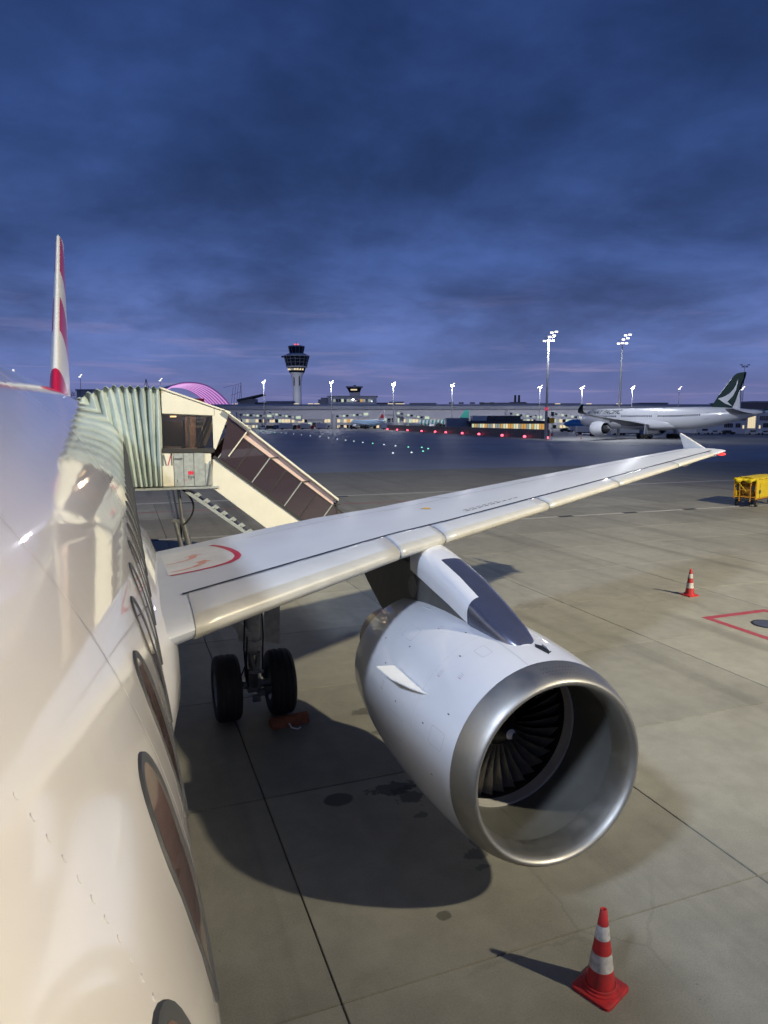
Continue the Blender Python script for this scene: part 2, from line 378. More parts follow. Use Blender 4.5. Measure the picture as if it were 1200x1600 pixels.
g = MB().box(-6000, 6000, -3000, 9000, -0.5, -0.10).build('ground', M['terrain']); tag(g, kind='structure')
apron = MB().box(-200, 120, -60, 51.4, -0.098, -0.058).build('apron', M['filler']); tag(apron, kind='structure')
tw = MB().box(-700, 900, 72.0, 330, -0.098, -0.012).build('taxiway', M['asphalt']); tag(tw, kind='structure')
fa = MB().box(100, 800, 118, 330, -0.011, -0.006).build('far_apron', M['farconc']); tag(fa, kind='structure')
fa2 = MB().box(-700, 900, 330, 700, -0.098, -0.005).build('terminal_apron', M['farconc']); tag(fa2, kind='structure')
ob2 = MB().box(-700, 900, 51.42, 72.0, -0.098, -0.003).build('outer_apron', M['slab']); tag(ob2, kind='structure')
fa3 = MB().box(-200, -12, -60, 51.4, -0.05, -0.001).build('stand_apron', M['slab']); tag(fa3, kind='structure')
fa4 = MB().box(64, 120, -60, 51.4, -0.05, -0.001).build('stand_apron', M['slab']); tag(fa4, kind='structure')
X0, DX, Y0, DY = 3.45, 5.0, 11.05, 3.62
sb = MB().box(0.0075, DX-0.0075, 0.0075, DY-0.0075, -0.055, 0.0)
slab0 = sb.build('concrete_slab', M['slab'], apron, bevel=0.006)
first = True
for i in range(-3, 12):
    for j in range(-6, 11):
        o = slab0 if first else slab0.copy()
        if not first: COL.objects.link(o)
        first = False
        o.location = (X0 + i*DX, Y0 + j*DY, 0)
YE = Y0 + 11*DY
MB().box(-12, 64, YE, 51.38, -0.055, -0.001).build('edge_strip', M['paintpale'], apron)
# painted markings, all sheets a few millimetres above the slabs
def sheet(name, pts, m, z=0.004, parent=None):
    o = MB().prism([(x, y, z-0.003) for x, y in pts], (0, 0, 0.003)).build(name, m, parent); return o
box_mark = empty('red_square_marking', 'red painted square on the concrete around the round manhole cover', 'ground marking')
q = [(16.0,19.42),(18.25,19.42),(18.25,17.15),(16.0,17.15)]
w = 0.14
for a, b, c, d in ((16.0,18.25,19.22,19.42),(16.0,18.25,17.15,17.35),(16.0,16.20,17.35,19.22),(18.05,18.25,17.35,19.22)):
    sheet('painted_line', [(a,c),(b,c),(b,d),(a,d)], M['paintred'], parent=box_mark)
mh = empty('manhole_cover', 'round steel manhole cover inside the red painted square', 'manhole cover', loc=(17.12, 18.32, 0))
MB().lathe([(0.001,0.0),(0.006,0.30),(0.012,0.36),(0.012,0.39),(0.001,0.41)], (0,0,0), 'Z', 40).build('rim', M['seam'], mh)
MB().cyl((0,0,0.004), (0,0,0.016), 0.345, 0.345, 40).build('lid', mat('manhole steel', (0.12,0.13,0.16), 0.4, metal=0.5, noise=0.3, nscale=6), mh)
rl = sheet('red_line', [(-30,46.55),(31,46.55),(31,46.7),(-30,46.7)], M['paintred']); tag(rl, kind='structure')
for yy in (36.9,):
    dr = empty('drainage_channel', 'pale drainage channel with dark grates crossing the apron', 'drain')
    sheet('channel', [(-12,yy),(64,yy),(64,yy+.28),(-12,yy+.28)], M['paintpale'], parent=dr)
    gm = None
    for k in range(16):
        x = -6.4 + k*4.3
        if gm is None:
            o = MB().box(0, .9, yy-.03, yy+.31, .005, .012).build('grate', M['seam'], dr); gm = o
        else:
            o = gm.copy(); COL.objects.link(o)
        o.location = (x, 0, 0)
for k, x in enumerate((4.8, 15.0, 29.0)):
    g_ = MB().box(x, x+1.1, 50.5, 50.9, 0.0, 0.012).build('drain_grate', M['seam'], apron)
# ================================================================ the jet beside the camera
jet = empty('passenger_jet', 'white jet airliner with red and white tail filling the left side', 'airliner')
FR, FZ = 1.975, 3.9
def fus_ring(y, zc, rx, rz, n=112):
    return [(rx*math.cos(2*math.pi*i/n), y, zc + rz*math.sin(2*math.pi*i/n)) for i in range(n)]
secs = [(0.0,3.45,.06,.05),(.25,3.46,.42,.40),(.7,3.5,.78,.74),(1.4,3.58,1.17,1.12),(2.2,3.68,1.5,1.48),(3.2,3.79,1.76,1.78),(4.3,3.87,1.91,1.92),(5.4,3.9,1.97,1.97),(6.0,FZ,FR,FR)]
secs += [(y, FZ, FR, FR) for y in range(7, 25)]
secs += [(25.0,3.92,1.97,1.96),(26.5,4.0,1.93,1.88),(28.0,4.12,1.82,1.75),(29.5,4.28,1.66,1.57),(31.0,4.48,1.44,1.35),(32.5,4.68,1.18,1.10),(34.0,4.88,.90,.84),(35.5,5.06,.60,.58),(36.8,5.2,.34,.34),(37.5,5.27,.15,.16)]
mb = MB().rings([fus_ring(*s) for s in secs], True, True, True)
fus = mb.build('fuselage', M['paint'], jet, smooth=True, ang=60)
def skin(y, a, off=0.0):
    return ((FR+off)*math.cos(a), y, FZ + (FR+off)*math.sin(a))
def rrect(hw, hh, r, n=8):
    pts = []
    for cx, cy, s in ((hw-r,hh-r,0),(-hw+r,hh-r,90),(-hw+r,-hh+r,180),(hw-r,-hh+r,270)):
        for k in range(n+1):
            t = R(s + 90*k/n); pts.append((cx + r*math.cos(t), cy + r*math.sin(t)))
    return pts
def window_mesh():
    mb = MB(); a0 = R(14.4)
    out = rrect(.154, .228, .139); inn = rrect(.139, .212, .126)
    n = len(out)
    def pt(p, off): return skin(p[0], a0 + p[1]/FR, off)
    ro = [pt(p, -.002) for p in out]; r1 = [pt((p[0]*.985, p[1]*.985), .005) for p in out]; r2 = [pt(p, .005) for p in inn]
    r3 = [pt((p[0]*.97, p[1]*.97), -.004+.005) for p in inn]
    mb.mat(0).rings([ro, r1, r2, r3], True)
    # pane as curved grid fan: concentric rings
    mb.mat(1)
    rr = [[pt((p[0]*k, p[1]*k), .0012) for p in inn] for k in (.97, .6, .3, .02)]
    mb.rings(rr, True, False, True)
    return mb
w0 = window_mesh().build('cabin_window', [M['winframe'], M['winpane']], fus, smooth=True, ang=50)
for k in range(36):
    o = w0 if k == 0 else w0.copy()
    if k: COL.objects.link(o)
    o.location = (0, 5.71 + 0.6*k, 0)
def ring_seam(y, a0, a1, wd=0.006, off=0.0012):
    mb = MB(); n = 40
    r0 = [skin(y, R(a0 + (a1-a0)*i/n), off) for i in range(n+1)]; r1 = [skin(y+wd, R(a0 + (a1-a0)*i/n), off) for i in range(n+1)]
    return mb.rings([r0, r1], False).build('panel_seam', M['seamlite'], fus)
M['seamlite'] = mat('skin seam', (0.58,0.57,0.55), 0.4)
for y in (7.14, 10.3, 13.5, 16.7, 19.9, 23.1): ring_seam(y, -40, 88)
def long_seam(a, y0, y1):
    mb = MB(); mb.rings([[skin(y0, R(a), .0012), skin(y1, R(a), .0012)], [skin(y0, R(a)+.0028, .0012), skin(y1, R(a)+.0028, .0012)]], False)
    return mb.build('panel_seam', M['seamlite'], fus)
long_seam(-6, 3, 24)
# row of flush rivets beside the seam
rv = MB().cyl((-.002,0,0),(.0004,0,0),.005,.0045,10).build('rivet', M['paint'], fus)
for k in range(26):
    a = R(19 + k*.8); o = rv if k == 0 else rv.copy()
    if k: COL.objects.link(o)
    o.location = skin(6.40, a, 0); o.rotation_euler = (0, -a, 0)
# antenna on the crown
MB().prism([(0,14.0,5.84),(0,14.35,5.84),(0,14.38,6.16),(0,14.25,6.16)], (0.03,0,0)).build('blade_antenna', M['white'], fus)
MB().prism([(0,20.0,5.84),(0,20.3,5.84),(0,20.32,6.12),(0,20.2,6.12)], (0.03,0,0)).build('blade_antenna', M['white'], fus)
# rear door outline and belly fairing
def sup(hw, hh, zc, y, n=64, e=2.6):
    out = []
    for i in range(n):
        t = 2*math.pi*i/n; c, s_ = math.cos(t), math.sin(t)
        out.append((hw*math.copysign(abs(c)**(2/e), c), y, zc + hh*math.copysign(abs(s_)**(2/e), s_)))
    return out
fair = [(10.6,1.2,.5,2.3),(11.0,1.75,.85,2.5),(11.4,2.02,1.02,2.62),(11.9,2.18,1.12,2.7),(12.4,2.26,1.16,2.72),(13.5,2.32,1.18,2.72),(16,2.34,1.18,2.70),(18.5,2.28,1.15,2.7),(20,2.1,1.0,2.75),(21.5,1.7,.7,2.75),(22.6,1.1,.3,2.6)]
MB().rings([sup(hw, hh, zc, y) for y, hw, hh, zc in fair], True, True, True).build('belly_fairing', M['paint'], jet, smooth=True, ang=60)
# ---------------- wing
def LEy(x): return 12.3 + 0.516*(x-2.2)
def TEy(x): return 18.4 if x <= 6.4 else 18.4 + (21.45-18.4)*(x-6.4)/(16.95-6.4)
def LEz(x): return 3.16 + 0.112*(x-2.2) if x < 5.2 else 3.16+0.112*3.0 + 0.0735*(x-5.2)
def tw(x): return R(3.0) + (R(1.6)-R(3.0))*min(1, (x-1.5)/5.0) if x < 6.5 else R(1.6) + (R(-0.3)-R(1.6))*(x-6.5)/10.5
def tc(x): return 0.112 + (0.100-0.112)*min(1, (x-1.5)/5) if x < 6.5 else 0.100 + (0.092-0.100)*(x-6.5)/10.5
def af(s, t):
    """airfoil: s in [-1,1]; |s|=chord fraction, s>0 upper"""
    x = abs(s)
    yt = 5*t*(0.2969*math.sqrt(x) - 0.126*x - 0.3516*x*x + 0.2843*x**3 - 0.1036*x**4)
    yc = 0.008*math.sin(math.pi*min(1, x)**1.4)
    return (x, yc + yt*0.70) if s >= 0 else (x, yc - yt*0.82)
def wpt(x, s, off=0.0):
    c = TEy(x) - LEy(x); a, b = af(s, tc(x)); t = tw(x)
    b = b*c + (off if s >= 0 else -off); a = a*c - (off*0.8 if abs(s) < 0.02 else 0)
    return Vector((x, LEy(x) + a*math.cos(t) + b*math.sin(t), LEz(x) - a*math.sin(t) + b*math.cos(t)))
fr = [1,.92,.84,.76,.68,.6,.52,.44,.36,.29,.22,.17,.13,.09,.06,.04,.022,.011,.004]
SS = fr + [0.0] + [-f for f in fr[::-1]]
XS = [1.2,1.8,2.3,2.9,3.6,4.4,5.2,5.8,6.4,7.2,8.2,9.4,10.6,11.8,13,14.2,15.4,16.3,16.75,16.95]
def wing_mesh(sx=1):
    mb = MB(); rings = []
    for x in XS: rings.append([(sx*p.x, p.y, p.z) for p in (wpt(x, s) for s in SS)])
    # rounded tip
    for k, (dx, sh) in enumerate(((.06,.9),(.10,.6))):
        rg = []
        base = [wpt(16.95, s) for s in SS]; cen = wpt(16.95, 0.35); cen.z -= 0.02
        for p in base: rg.append((sx*(16.95+dx), cen.y + (p.y-cen.y)*(1-0.25*(1-sh)), cen.z + (p.z-cen.z)*sh))
        rings.append(rg)
    return mb.rings(rings, True, True, True)
wing = wing_mesh().build('wing', M['wing'], jet, smooth=True, ang=50)
w2 = wing_mesh(-1).build('wing', M['wing'], jet, smooth=True, ang=50)
def strip(x0, x1, s, wd, off, name, m, parent, n=24):
    """thin chord-normal strip running spanwise at chord fraction s"""
    a, b = [], []
    for i in range(n+1):
        x = x0 + (x1-x0)*i/n; c = TEy(x)-LEy(x)
        a.append(wpt(x, s, off)); b.append(wpt(x, s + wd/c, off))
    return MB().rings([a, b], False).build(name, m, parent)
SL = [0.125,.115,.105,.09,.075,.055,.04,.028,.018,.010,.004,.001]
SL = SL + [0.0] + [-f for f in SL[::-1][:9]]
def slat(x0, x1):
    mb = MB(); n = 10; rr = []
    for i in range(n+1):
        x = x0 + (x1-x0)*i/n
        rr.append([wpt(x, s, .007 + (.0 if abs(s) > .13 else .002)) for s in SL])
    o = len(mb.v)
    mb.rings(rr, False)
    nn = len(SL)
    mb.m = []
    for k in range(n):
        for i in range(nn-1): mb.m.append(1 if SL[i+1] < 0.022 else 0)
    ob = mb.build('slat', [M['slat'], M['slatle']], wing, smooth=True, ang=50)
    md = ob.modifiers.new('s', 'SOLIDIFY'); md.thickness = 0.006; md.offset = 1
    return ob
for a, b in ((2.42,5.10),(5.98,8.52),(8.55,11.0),(11.03,13.9),(13.93,16.2)): slat(a, b)
# fixed leading edge over the pylon and at the root
slat(5.13, 5.95); 
strip(2.36, 16.5, .1262, .055, .0145, 'slat_gap', M['seam'], wing)
strip(3.6, 16.6, .66, .016, .002, 'spoiler_seam', M['seam'], wing)
def chord_strip(x, s0, s1, wd, off, name, m, n=14):
    a, b = [], []
    for i in range(n+1):
        s = s0 + (s1-s0)*i/n; a.append(wpt(x, s, off)); b.append(wpt(x+wd, s, off))
    return MB().rings([a, b], False).build(name, m, wing)
for x in (5.4, 7.6, 9.8, 12.0): chord_strip(x, .66, .98, .012, .002, 'spoiler_seam', M['seam'])
# fastener row on the pylon slat cap
fb = MB()
for x in [5.2+.075*k for k in range(10)]:
    for s in (.05, .075): 
        p = wpt(x, s, .0095); fb.cyl(p, p+Vector((0,-.001,.002)), .007, .007, 6)
fb.build('fastener_row', M['seam'], wing)
# walkway panel at the wing root with red outline and arrows (flat print as thin raised sheets)
def wmap(u, v, off):   # u = world X, v = world Y on the upper skin
    c = TEy(u) - LEy(u); return wpt(u, max(.001, (v - LEy(u))/c), off)
def wsheet(pts, off, name, m, sub=1):
    """polygon given as left and right rails of equal length"""
    l, r_ = pts
    return MB().rings([[wmap(u, v, off) for u, v in l], [wmap(u, v, off) for u, v in r_]], False).build(name, m, wing)
def rail(pts, n):
    # resample polyline to n points
    pts = [Vector(p) for p in pts]; L_ = [0]
    for a, b in zip(pts[:-1], pts[1:]): L_.append(L_[-1] + (b-a).length)
    out = []
    for i in range(n):
        t = L_[-1]*i/(n-1); k = max(j for j in range(len(L_)) if L_[j] <= t + 1e-9); k = min(k, len(pts)-2)
        f = (t - L_[k])/max(1e-9, L_[k+1]-L_[k]); out.append(tuple(pts[k].lerp(pts[k+1], f)))
    return out
outl = [(2.30,14.16),(2.6,14.18),(2.85,14.24),(3.05,14.34),(3.17,14.5),(3.24,14.75),(3.25,15.05),(3.22,15.5),(3.16,16.0),(3.08,16.5)]
inl = [(2.30,14.22),(2.58,14.24),(2.80,14.30),(2.98,14.40),(3.09,14.54),(3.155,14.77),(3.165,15.05),(3.135,15.5),(3.08,16.0),(3.0,16.5)]
ou, il = rail(outl, 40), rail(inl, 40)
wsheet((ou, il), .0042, 'walkway_outline', M['red'])
lft = rail([(2.28,14.22),(2.28,16.5)], 40)
def walkfill():
    rr = []
    for i in range(40):
        a = il[i]; b = (2.28, 14.22 + (16.5-14.22)*(i/39)**1.0)
        rr.append([wmap(a[0] + (b[0]-a[0])*k/8, a[1] + (b[1]-a[1])*k/8, .003) for k in range(9)])
    return MB().rings(rr, False).build('walkway', M['walk'], wing)
walkfill()
def arrow(pts, wd, head):
    l, r_ = [], []
    pts = rail(pts, 16)
    for i, (u, v) in enumerate(pts):
        a = pts[max(0, i-1)]; b = pts[min(15, i+1)]; d = Vector((b[0]-a[0], b[1]-a[1])).normalized(); nrm = Vector((-d.y, d.x))
        h = wd*(0.35 + 0.65*i/15)
        l.append((u + nrm.x*h, v + nrm.y*h)); r_.append((u - nrm.x*h, v - nrm.y*h))
    wsheet((l, r_), .0046, 'walkway_arrow', M['redfade'])
    (u, v) = pts[-1]; d = Vector((pts[-1][0]-pts[-3][0], pts[-1][1]-pts[-3][1])).normalized(); nrm = Vector((-d.y, d.x))
    tip = (u + d.x*head, v + d.y*head)
    MB().add([wmap(u + nrm.x*head*.75, v + nrm.y*head*.75, .0046), wmap(*tip, .0046), wmap(u - nrm.x*head*.75, v - nrm.y*head*.75, .0046)], [(0,1,2)]).build('walkway_arrow', M['redfade'], wing)
arrow([(2.32,14.40),(2.48,14.42),(2.62,14.50),(2.71,14.62),(2.74,14.74)], .055, .16)
arrow([(2.30,15.05),(2.44,15.07),(2.58,15.14),(2.66,15.28),(2.68,15.45)], .055, .18)
# short dark printed lines ahead of the spoilers and a yellow blotch
for k in range(9):
    x = 6.95 + k*0.16
    wsheet(([(x, LEy(x)+.78), (x+.11, LEy(x+.11)+.78)], [(x, LEy(x)+.81), (x+.11, LEy(x+.11)+.81)]), .003, 'printed_line', M['seam'])
    if k < 6: wsheet(([(x, LEy(x)+.88), (x+.11, LEy(x+.11)+.88)], [(x, LEy(x)+.90), (x+.11, LEy(x+.11)+.90)]), .003, 'printed_line', M['seam'])
M['blotch'] = mat('yellow hook mark', (0.60,0.38,0.05), 0.5)
MB().add([wmap(6.62+.07*math.cos(t)*(1+.35*math.sin(3*t)), 16.35+.13*math.sin(t)*(1+.3*math.cos(5*t)), .003) for t in [2*math.pi*i/18 for i in range(18)]], [tuple(range(18))]).build('yellow_mark', M['blotch'], wing)
for x, y in ((3.05,12.95),(5.0,14.1),(8.9,16.2),(12.1,17.85),(14.9,19.3)):
    mbx = MB(); n = 12
    mbx.add([wmap(x+.035*math.cos(2*math.pi*i/n), y+.06*math.sin(2*math.pi*i/n), .0125) for i in range(n)], [tuple(range(n))]); mbx.build('access_cap', M['white'], wing)
# wing fence and navigation light
fx = 16.98
fp = [(20.42,4.34),(21.30,4.72),(21.54,4.82),(21.56,4.77),(21.30,4.25),(21.34,4.1),(21.45,3.86),(21.30,3.86),(20.7,4.15),(20.2,4.22)]
MB().prism([(fx-.03, y, z) for y, z in fp], (.06, 0, 0)).build('wing_fence', M['white'], wing, bevel=.012)
MB().lathe([(-.16,.01),(-.12,.05),(-.04,.075),(.06,.07)], (16.95, 20.02, 4.285), 'Y', 16, True, True, .6).build('navigation_light', glow('red navigation lamp', (1.0,.06,.05), 1.6), wing, smooth=True)
# flap track fairings
for x, q in ((4.2,1.0), (8.6,.75), (12.4,.5)):
    c = (x, TEy(x)-.6, LEz(x)-.62*q)
    MB().lathe([(-1.3*q,.03),(-1.0*q,.14*q),(-.4*q,.2*q),(.4*q,.2*q),(1.0*q,.14*q),(1.3*q,.03)], c, 'Y', 16, True, True, 1.3).build('flap_track_fairing', M['wing'], wing, smooth=True)
# ---------------- fin and stabilisers
def fin_mat():
    m = bpy.data.materials.new('tail wave livery'); m.use_nodes = True
    nt = m.node_tree; b = nt.nodes['Principled BSDF']; L = nt.links.new; N = nt.nodes.new
    tcn = N('ShaderNodeTexCoord'); s = N('ShaderNodeSeparateXYZ'); L(tcn.outputs['Object'], s.inputs[0])
    def mth(op, a, c=None):
        n = N('ShaderNodeMath'); n.operation = op
        for i, v in enumerate((a, c)):
            if v is None: continue
            if isinstance(v, (int, float)): n.inputs[i].default_value = v
            else: L(v, n.inputs[i])
        return n.outputs[0]
    Y, Z = s.outputs['Y'], s.outputs['Z']
    d = mth('SUBTRACT', Y, mth('ADD', mth('MULTIPLY', mth('SUBTRACT', Z, 5.75), .90), 28.6))   # distance behind the leading edge
    w_ = mth('ADD', Z, mth('MULTIPLY', mth('SUBTRACT', Y, 31.0), 1.0))
    f1 = mth('LESS_THAN', w_, 5.3)
    f2 = mth('MULTIPLY', mth('GREATER_THAN', w_, 7.9), mth('LESS_THAN', w_, 10.2))
    f3 = mth('MULTIPLY', mth('GREATER_THAN', w_, 12.1), mth('LESS_THAN', w_, 14.9))
    le = mth('GREATER_THAN', d, .13)
    f = mth('MAXIMUM', f1, mth('MULTIPLY', mth('MAXIMUM', f2, f3), le))
    mx = N('ShaderNodeMix'); mx.data_type = 'RGBA'; L(f, mx.inputs['Factor'])
    mx.inputs['A'].default_value = (.66,.65,.62,1); mx.inputs['B'].default_value = (.42,.012,.05,1)
    L(mx.outputs['Result'], b.inputs['Base Color']); b.inputs['Roughness'].default_value = .3; b.inputs['Coat Weight'].default_value = .4
    return m
M['fin'] = fin_mat()
def sym(s, t):
    x = abs(s); yt = 5*t*(0.2969*math.sqrt(x) - 0.126*x - 0.3516*x*x + 0.2843*x**3 - 0.1036*x**4); return x, (yt if s >= 0 else -yt)
def fin_ring(z):
    le = 28.6 + .90*(z-5.75); te = 34.75 + .30*(z-5.5); c = te-le
    return [(b*c, le + a*c, z) for a, b in (sym(s, .088 if z < 8 else .085) for s in SS)]
rg = [fin_ring(z) for z in (5.0,5.6,6.2,7,8,9,10,11,11.5,11.7)]
rg.append([(x*.5, 35.2 + (y-35.2)*.93, 11.78) for x, y, z in rg[-1]])
MB().rings(rg, True, True, True).build('tail_fin', M['fin'], jet, smooth=True, ang=50)
for sx in (1, -1):
    rr = []
    for x in (0.4, 1.5, 3, 4.5, 6.0, 6.2):
        le = 32.2 + .62*x; te = 36.0 + .25*x; c = te-le; z = 4.75 + .105*x
        rr.append([(sx*x, le + a*c, z + b*c) for a, b in (sym(s, .09) for s in SS)])
    MB().rings(rr, True, True, True).build('tailplane', M['wing'], jet, smooth=True, ang=50)
# ---------------- engine
EX, EY, EZ = 5.74, 11.10, 1.72
eng = empty('engine', loc=(EX, EY, EZ)); eng.parent = jet; eng.scale = (.955, 1.0, .955)
Oz = (0, 0, 0); NS = 112
MB().lathe([(.305,1.118),(.5,1.148),(.8,1.178),(1.2,1.200),(1.7,1.208),(2.2,1.195),(2.7,1.155),(3.2,1.085),(3.55,1.02),(3.55,1.005),(3.2,1.02),(2.8,1.03)], Oz, 'Y', NS).build('fan_cowl', M['nacelle'], eng, smooth=True, ang=35)
MB().lathe([(.300,1.119),(.22,1.100),(.14,1.073),(.08,1.050),(.035,1.025),(.008,1.003),(0,.985),(.010,.962),(.035,.944),(.08,.930),(.16,.921),(.26,.917),(.34,.916)], Oz, 'Y', NS).build('intake_lip', M['lip'], eng, smooth=True, ang=50)
MB().lathe([(.338,.917),(.36,.921),(.7,.925),(1.02,.928)], Oz, 'Y', NS).build('intake_lining', M['duct'], eng, smooth=True)
MB().lathe([(1.02,.928),(1.02,.905),(1.17,.905),(1.17,.928)], Oz, 'Y', NS).build('fan_case_band', M['ductband'], eng, smooth=True)
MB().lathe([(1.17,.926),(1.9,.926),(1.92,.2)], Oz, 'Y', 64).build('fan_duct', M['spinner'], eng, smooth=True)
MB().lathe([(.90,.004),(.915,.03),(.98,.085),(1.08,.16),(1.2,.235),(1.33,.29),(1.7,.33)], Oz, 'Y', 48, True).build('spinner', M['spinner'], eng, smooth=True)
def blade():
    mb = MB(); rr = []
    for k in range(9):
        t = k/8; r = .24 + (.915-.24)*t
        tws = R(20 + 38*t); ch = .20 + .06*t; lean = .018*math.sin(math.pi*t*1.3)
        dy, dx = math.cos(tws)*ch/2, math.sin(tws)*ch/2
        th = .010*(1-.6*t)
        cx, cy = lean, 1.33
        rr.append([(cx-dx, cy-dy, r), (cx+th, cy+th*.4, r), (cx+dx, cy+dy, r), (cx-th, cy-th*.4, r)])
    return mb.rings(rr, True, True, True)
b0 = blade().build('fan_blade', M['blade'], eng, smooth=True, ang=60)
for k in range(36):
    o = b0 if k == 0 else b0.copy()
    if k: COL.objects.link(o)
    o.rotation_euler = (0, 2*math.pi*k/36, 0)
# white swirl on the spinner
def cone_pt(a, b, off=.003):
    r = math.hypot(a, b)
    pr = [(.004,.90),(.03,.915),(.085,.98),(.16,1.08),(.235,1.2),(.29,1.33)]
    y = pr[0][1]
    for (r0, y0), (r1, y1) in zip(pr[:-1], pr[1:]):
        if r0 <= r <= r1: y = y0 + (y1-y0)*(r-r0)/(r1-r0)
        elif r > r1: y = y1
    return (a, y-off, b)
n = 36; oa = []; ia = []
for i in range(n+1):
    t = 2*math.pi*i/n + R(-40)
    oa.append(cone_pt(.004+.064*math.cos(t), .0+.064*math.sin(t))); ia.append(cone_pt(.024+.036*math.cos(t), -.008+.036*math.sin(t)))
mm = MB()
for f in (0.0, .25, .5, .75): pass
mm.rings([[tuple(Vector(a).lerp(Vector(b), k/4)) for a, b in zip(oa, ia)] for k in range(5)], False)
mm.v = [cone_pt(x, z) for x, y, z in mm.v]
mm.build('spinner_swirl', M['white'], eng)
MB().lathe([(2.8,.74),(3.5,.72),(4.2,.64),(4.8,.50),(4.8,.48),(4.2,.5)], Oz, 'Y', 48).build('core_nozzle', M['nozzle'], eng, smooth=True, ang=35)
MB().lathe([(4.2,.33),(4.9,.25),(5.4,.12),(5.6,.01)], Oz, 'Y', 32).build('exhaust_plug', M['nozzle'], eng, smooth=True)
# cowl seams
def cowl_r(y):
    pr = [(.305,1.118),(.5,1.148),(.8,1.178),(1.2,1.200),(1.7,1.208),(2.2,1.195),(2.7,1.155),(3.2,1.085),(3.7,.995),(4.0,.935)]
    for (a, ra), (b, rb) in zip(pr[:-1], pr[1:]):
        if a <= y <= b: return ra + (rb-ra)*(y-a)/(b-a)
    return pr[-1][1]
def cpt(y, deg, off=.0015):
    r = cowl_r(y)+off; return (r*math.cos(R(deg)), y, r*math.sin(R(deg)))
def cowl_ring(y, a0, a1, wd=.008, m='seamlite', n=60):
    MB().rings([[cpt(y, a0+(a1-a0)*i/n) for i in range(n+1)], [cpt(y+wd, a0+(a1-a0)*i/n) for i in range(n+1)]], False).build('cowl_seam', M[m], eng)
cowl_ring(1.15, -100, 280); cowl_ring(2.75, -80, 260)
def cowl_line(a, y0, y1, wd=.4, m='seamlite', n=16):
    MB().rings([[cpt(y0+(y1-y0)*i/n, a) for i in range(n+1)], [cpt(y0+(y1-y0)*i/n, a+wd) for i in range(n+1)]], False).build('cowl_seam', M[m], eng)
cowl_line(-90, .32, 3.5); 
for y, a in ((.55,150),(.9,163),(1.0,122),(1.6,165),(2.2,152),(2.6,140),(1.9,135),(.62,185),(2.4,185),(1.35,108)):
    MB().add([cpt(y,a,.002), cpt(y+.035,a,.002), cpt(y+.035,a+.7,.002), cpt(y,a+.7,.002)], [(0,1,2,3)]).build('latch', M['pylongrey'], eng)
M['seamgrey'] = mat('cowl seam grey', (0.47,0.47,0.49), 0.5)
def cowl_loop(y, a, hy, ha, m='seamgrey', wd=.006):
    rr_ = rrect(hy, ha, min(hy, ha)*.35, 5); k2 = R(1)
    o1 = [cpt(y+u_, a + math.degrees(v_/1.19), .0016) for u_, v_ in rr_]
    i1 = [cpt(y+u_*(1-wd/hy), a + math.degrees(v_*(1-wd/ha)/1.19), .0016) for u_, v_ in rr_]
    MB().rings([o1, i1], True).build('access_door', M[m], eng)
cowl_loop(.62, 165, .13, .10); cowl_loop(1.55, 178, .20, .13); cowl_loop(2.15, 128, .16, .10); cowl_loop(.85, 112, .10, .07)
cowl_line(101, .32, 2.75, .35, 'seamgrey'); cowl_line(192, 1.16, 3.4, .35, 'seamgrey')
for y_, a_, n_ in ((1.02,138,5),(2.05,166,6),(.72,132,4),(1.75,116,4)):
    for k_ in range(n_):
        MB().add([cpt(y_,a_-k_*.9,.002), cpt(y_+.05+.02*(k_ % 2),a_-k_*.9,.002), cpt(y_+.05+.02*(k_ % 2),a_-k_*.9+.28,.002), cpt(y_,a_-k_*.9+.28,.002)], [(0,1,2,3)]).build('printed_line', M['seamgrey'] if k_ else M['red'], eng)
for a_ in (-150,-95,-40,15,70,125,180):
    MB().rings([[((.922 + .003*t)*math.cos(R(a_+d)), .36+.64*t, (.922 + .003*t)*math.sin(R(a_+d))) for t in (0,.5,1)] for d in (0,.7)], False).build('lining_joint', M['pylongrey'], eng)
# strake on the inboard shoulder
s0, s1 = (.98, 148.6), (1.92, 148.2)
A, B = Vector(cpt(s0[0], s0[1], -.01)), Vector(cpt(s1[0], s1[1], -.01)); nr = Vector((math.cos(R(174)), 0, math.sin(R(174))))
tg = Vector((-math.sin(R(174)), 0, math.cos(R(174))))
MB().prism([A, B, B + nr*.30 + Vector((0,-.02,0)), A + (B-A)*.55 + nr*.27, A + (B-A)*.25 + nr*.15], tg*.018).build('strake', M['white'], eng, bevel=.004)
# small scoop on top ahead of the pylon
MB().add([cpt(.44,84.0,.004), cpt(.50,80.0,.004), cpt(.64,80.5,.004), cpt(.70,84.0,.004), cpt(.62,86.5,.004)], [(0,1,2,3,4)]).build('scoop_recess', M['seam'], eng)
MB().prism([cpt(.50,81.0,.003), cpt(.64,81.2,.003), cpt(.63,82.4,.035), cpt(.53,82.2,.035)], (.006,0,.004)).build('scoop', M['nacelle'], eng)
# drain mast underneath
MB().prism([cpt(.55,-118,-.01), cpt(.95,-118,-.01), cpt(.80,-118,.10), cpt(.62,-118,.08)], (.02,0,0)).build('drain_mast', M['pylongrey'], eng)
# fastener dots over the lip seam
dots = MB()
for a in list(range(78, 100, 2)) + list(range(-30, -10, 2)):
    for y in (.06,.10,.14,.19):
        rr_ = {.06:1.034,.10:1.057,.14:1.074,.19:1.092}[y]
        p = Vector(((rr_+.0005)*math.cos(R(a)), y, (rr_+.0005)*math.sin(R(a)))); nn_ = Vector((math.cos(R(a)), -.3, math.sin(R(a)))).normalized()
        dots.cyl(p, p+nn_*.001, .0045, .0045, 6)
dots.build('fastener_row', M['seam'], eng)
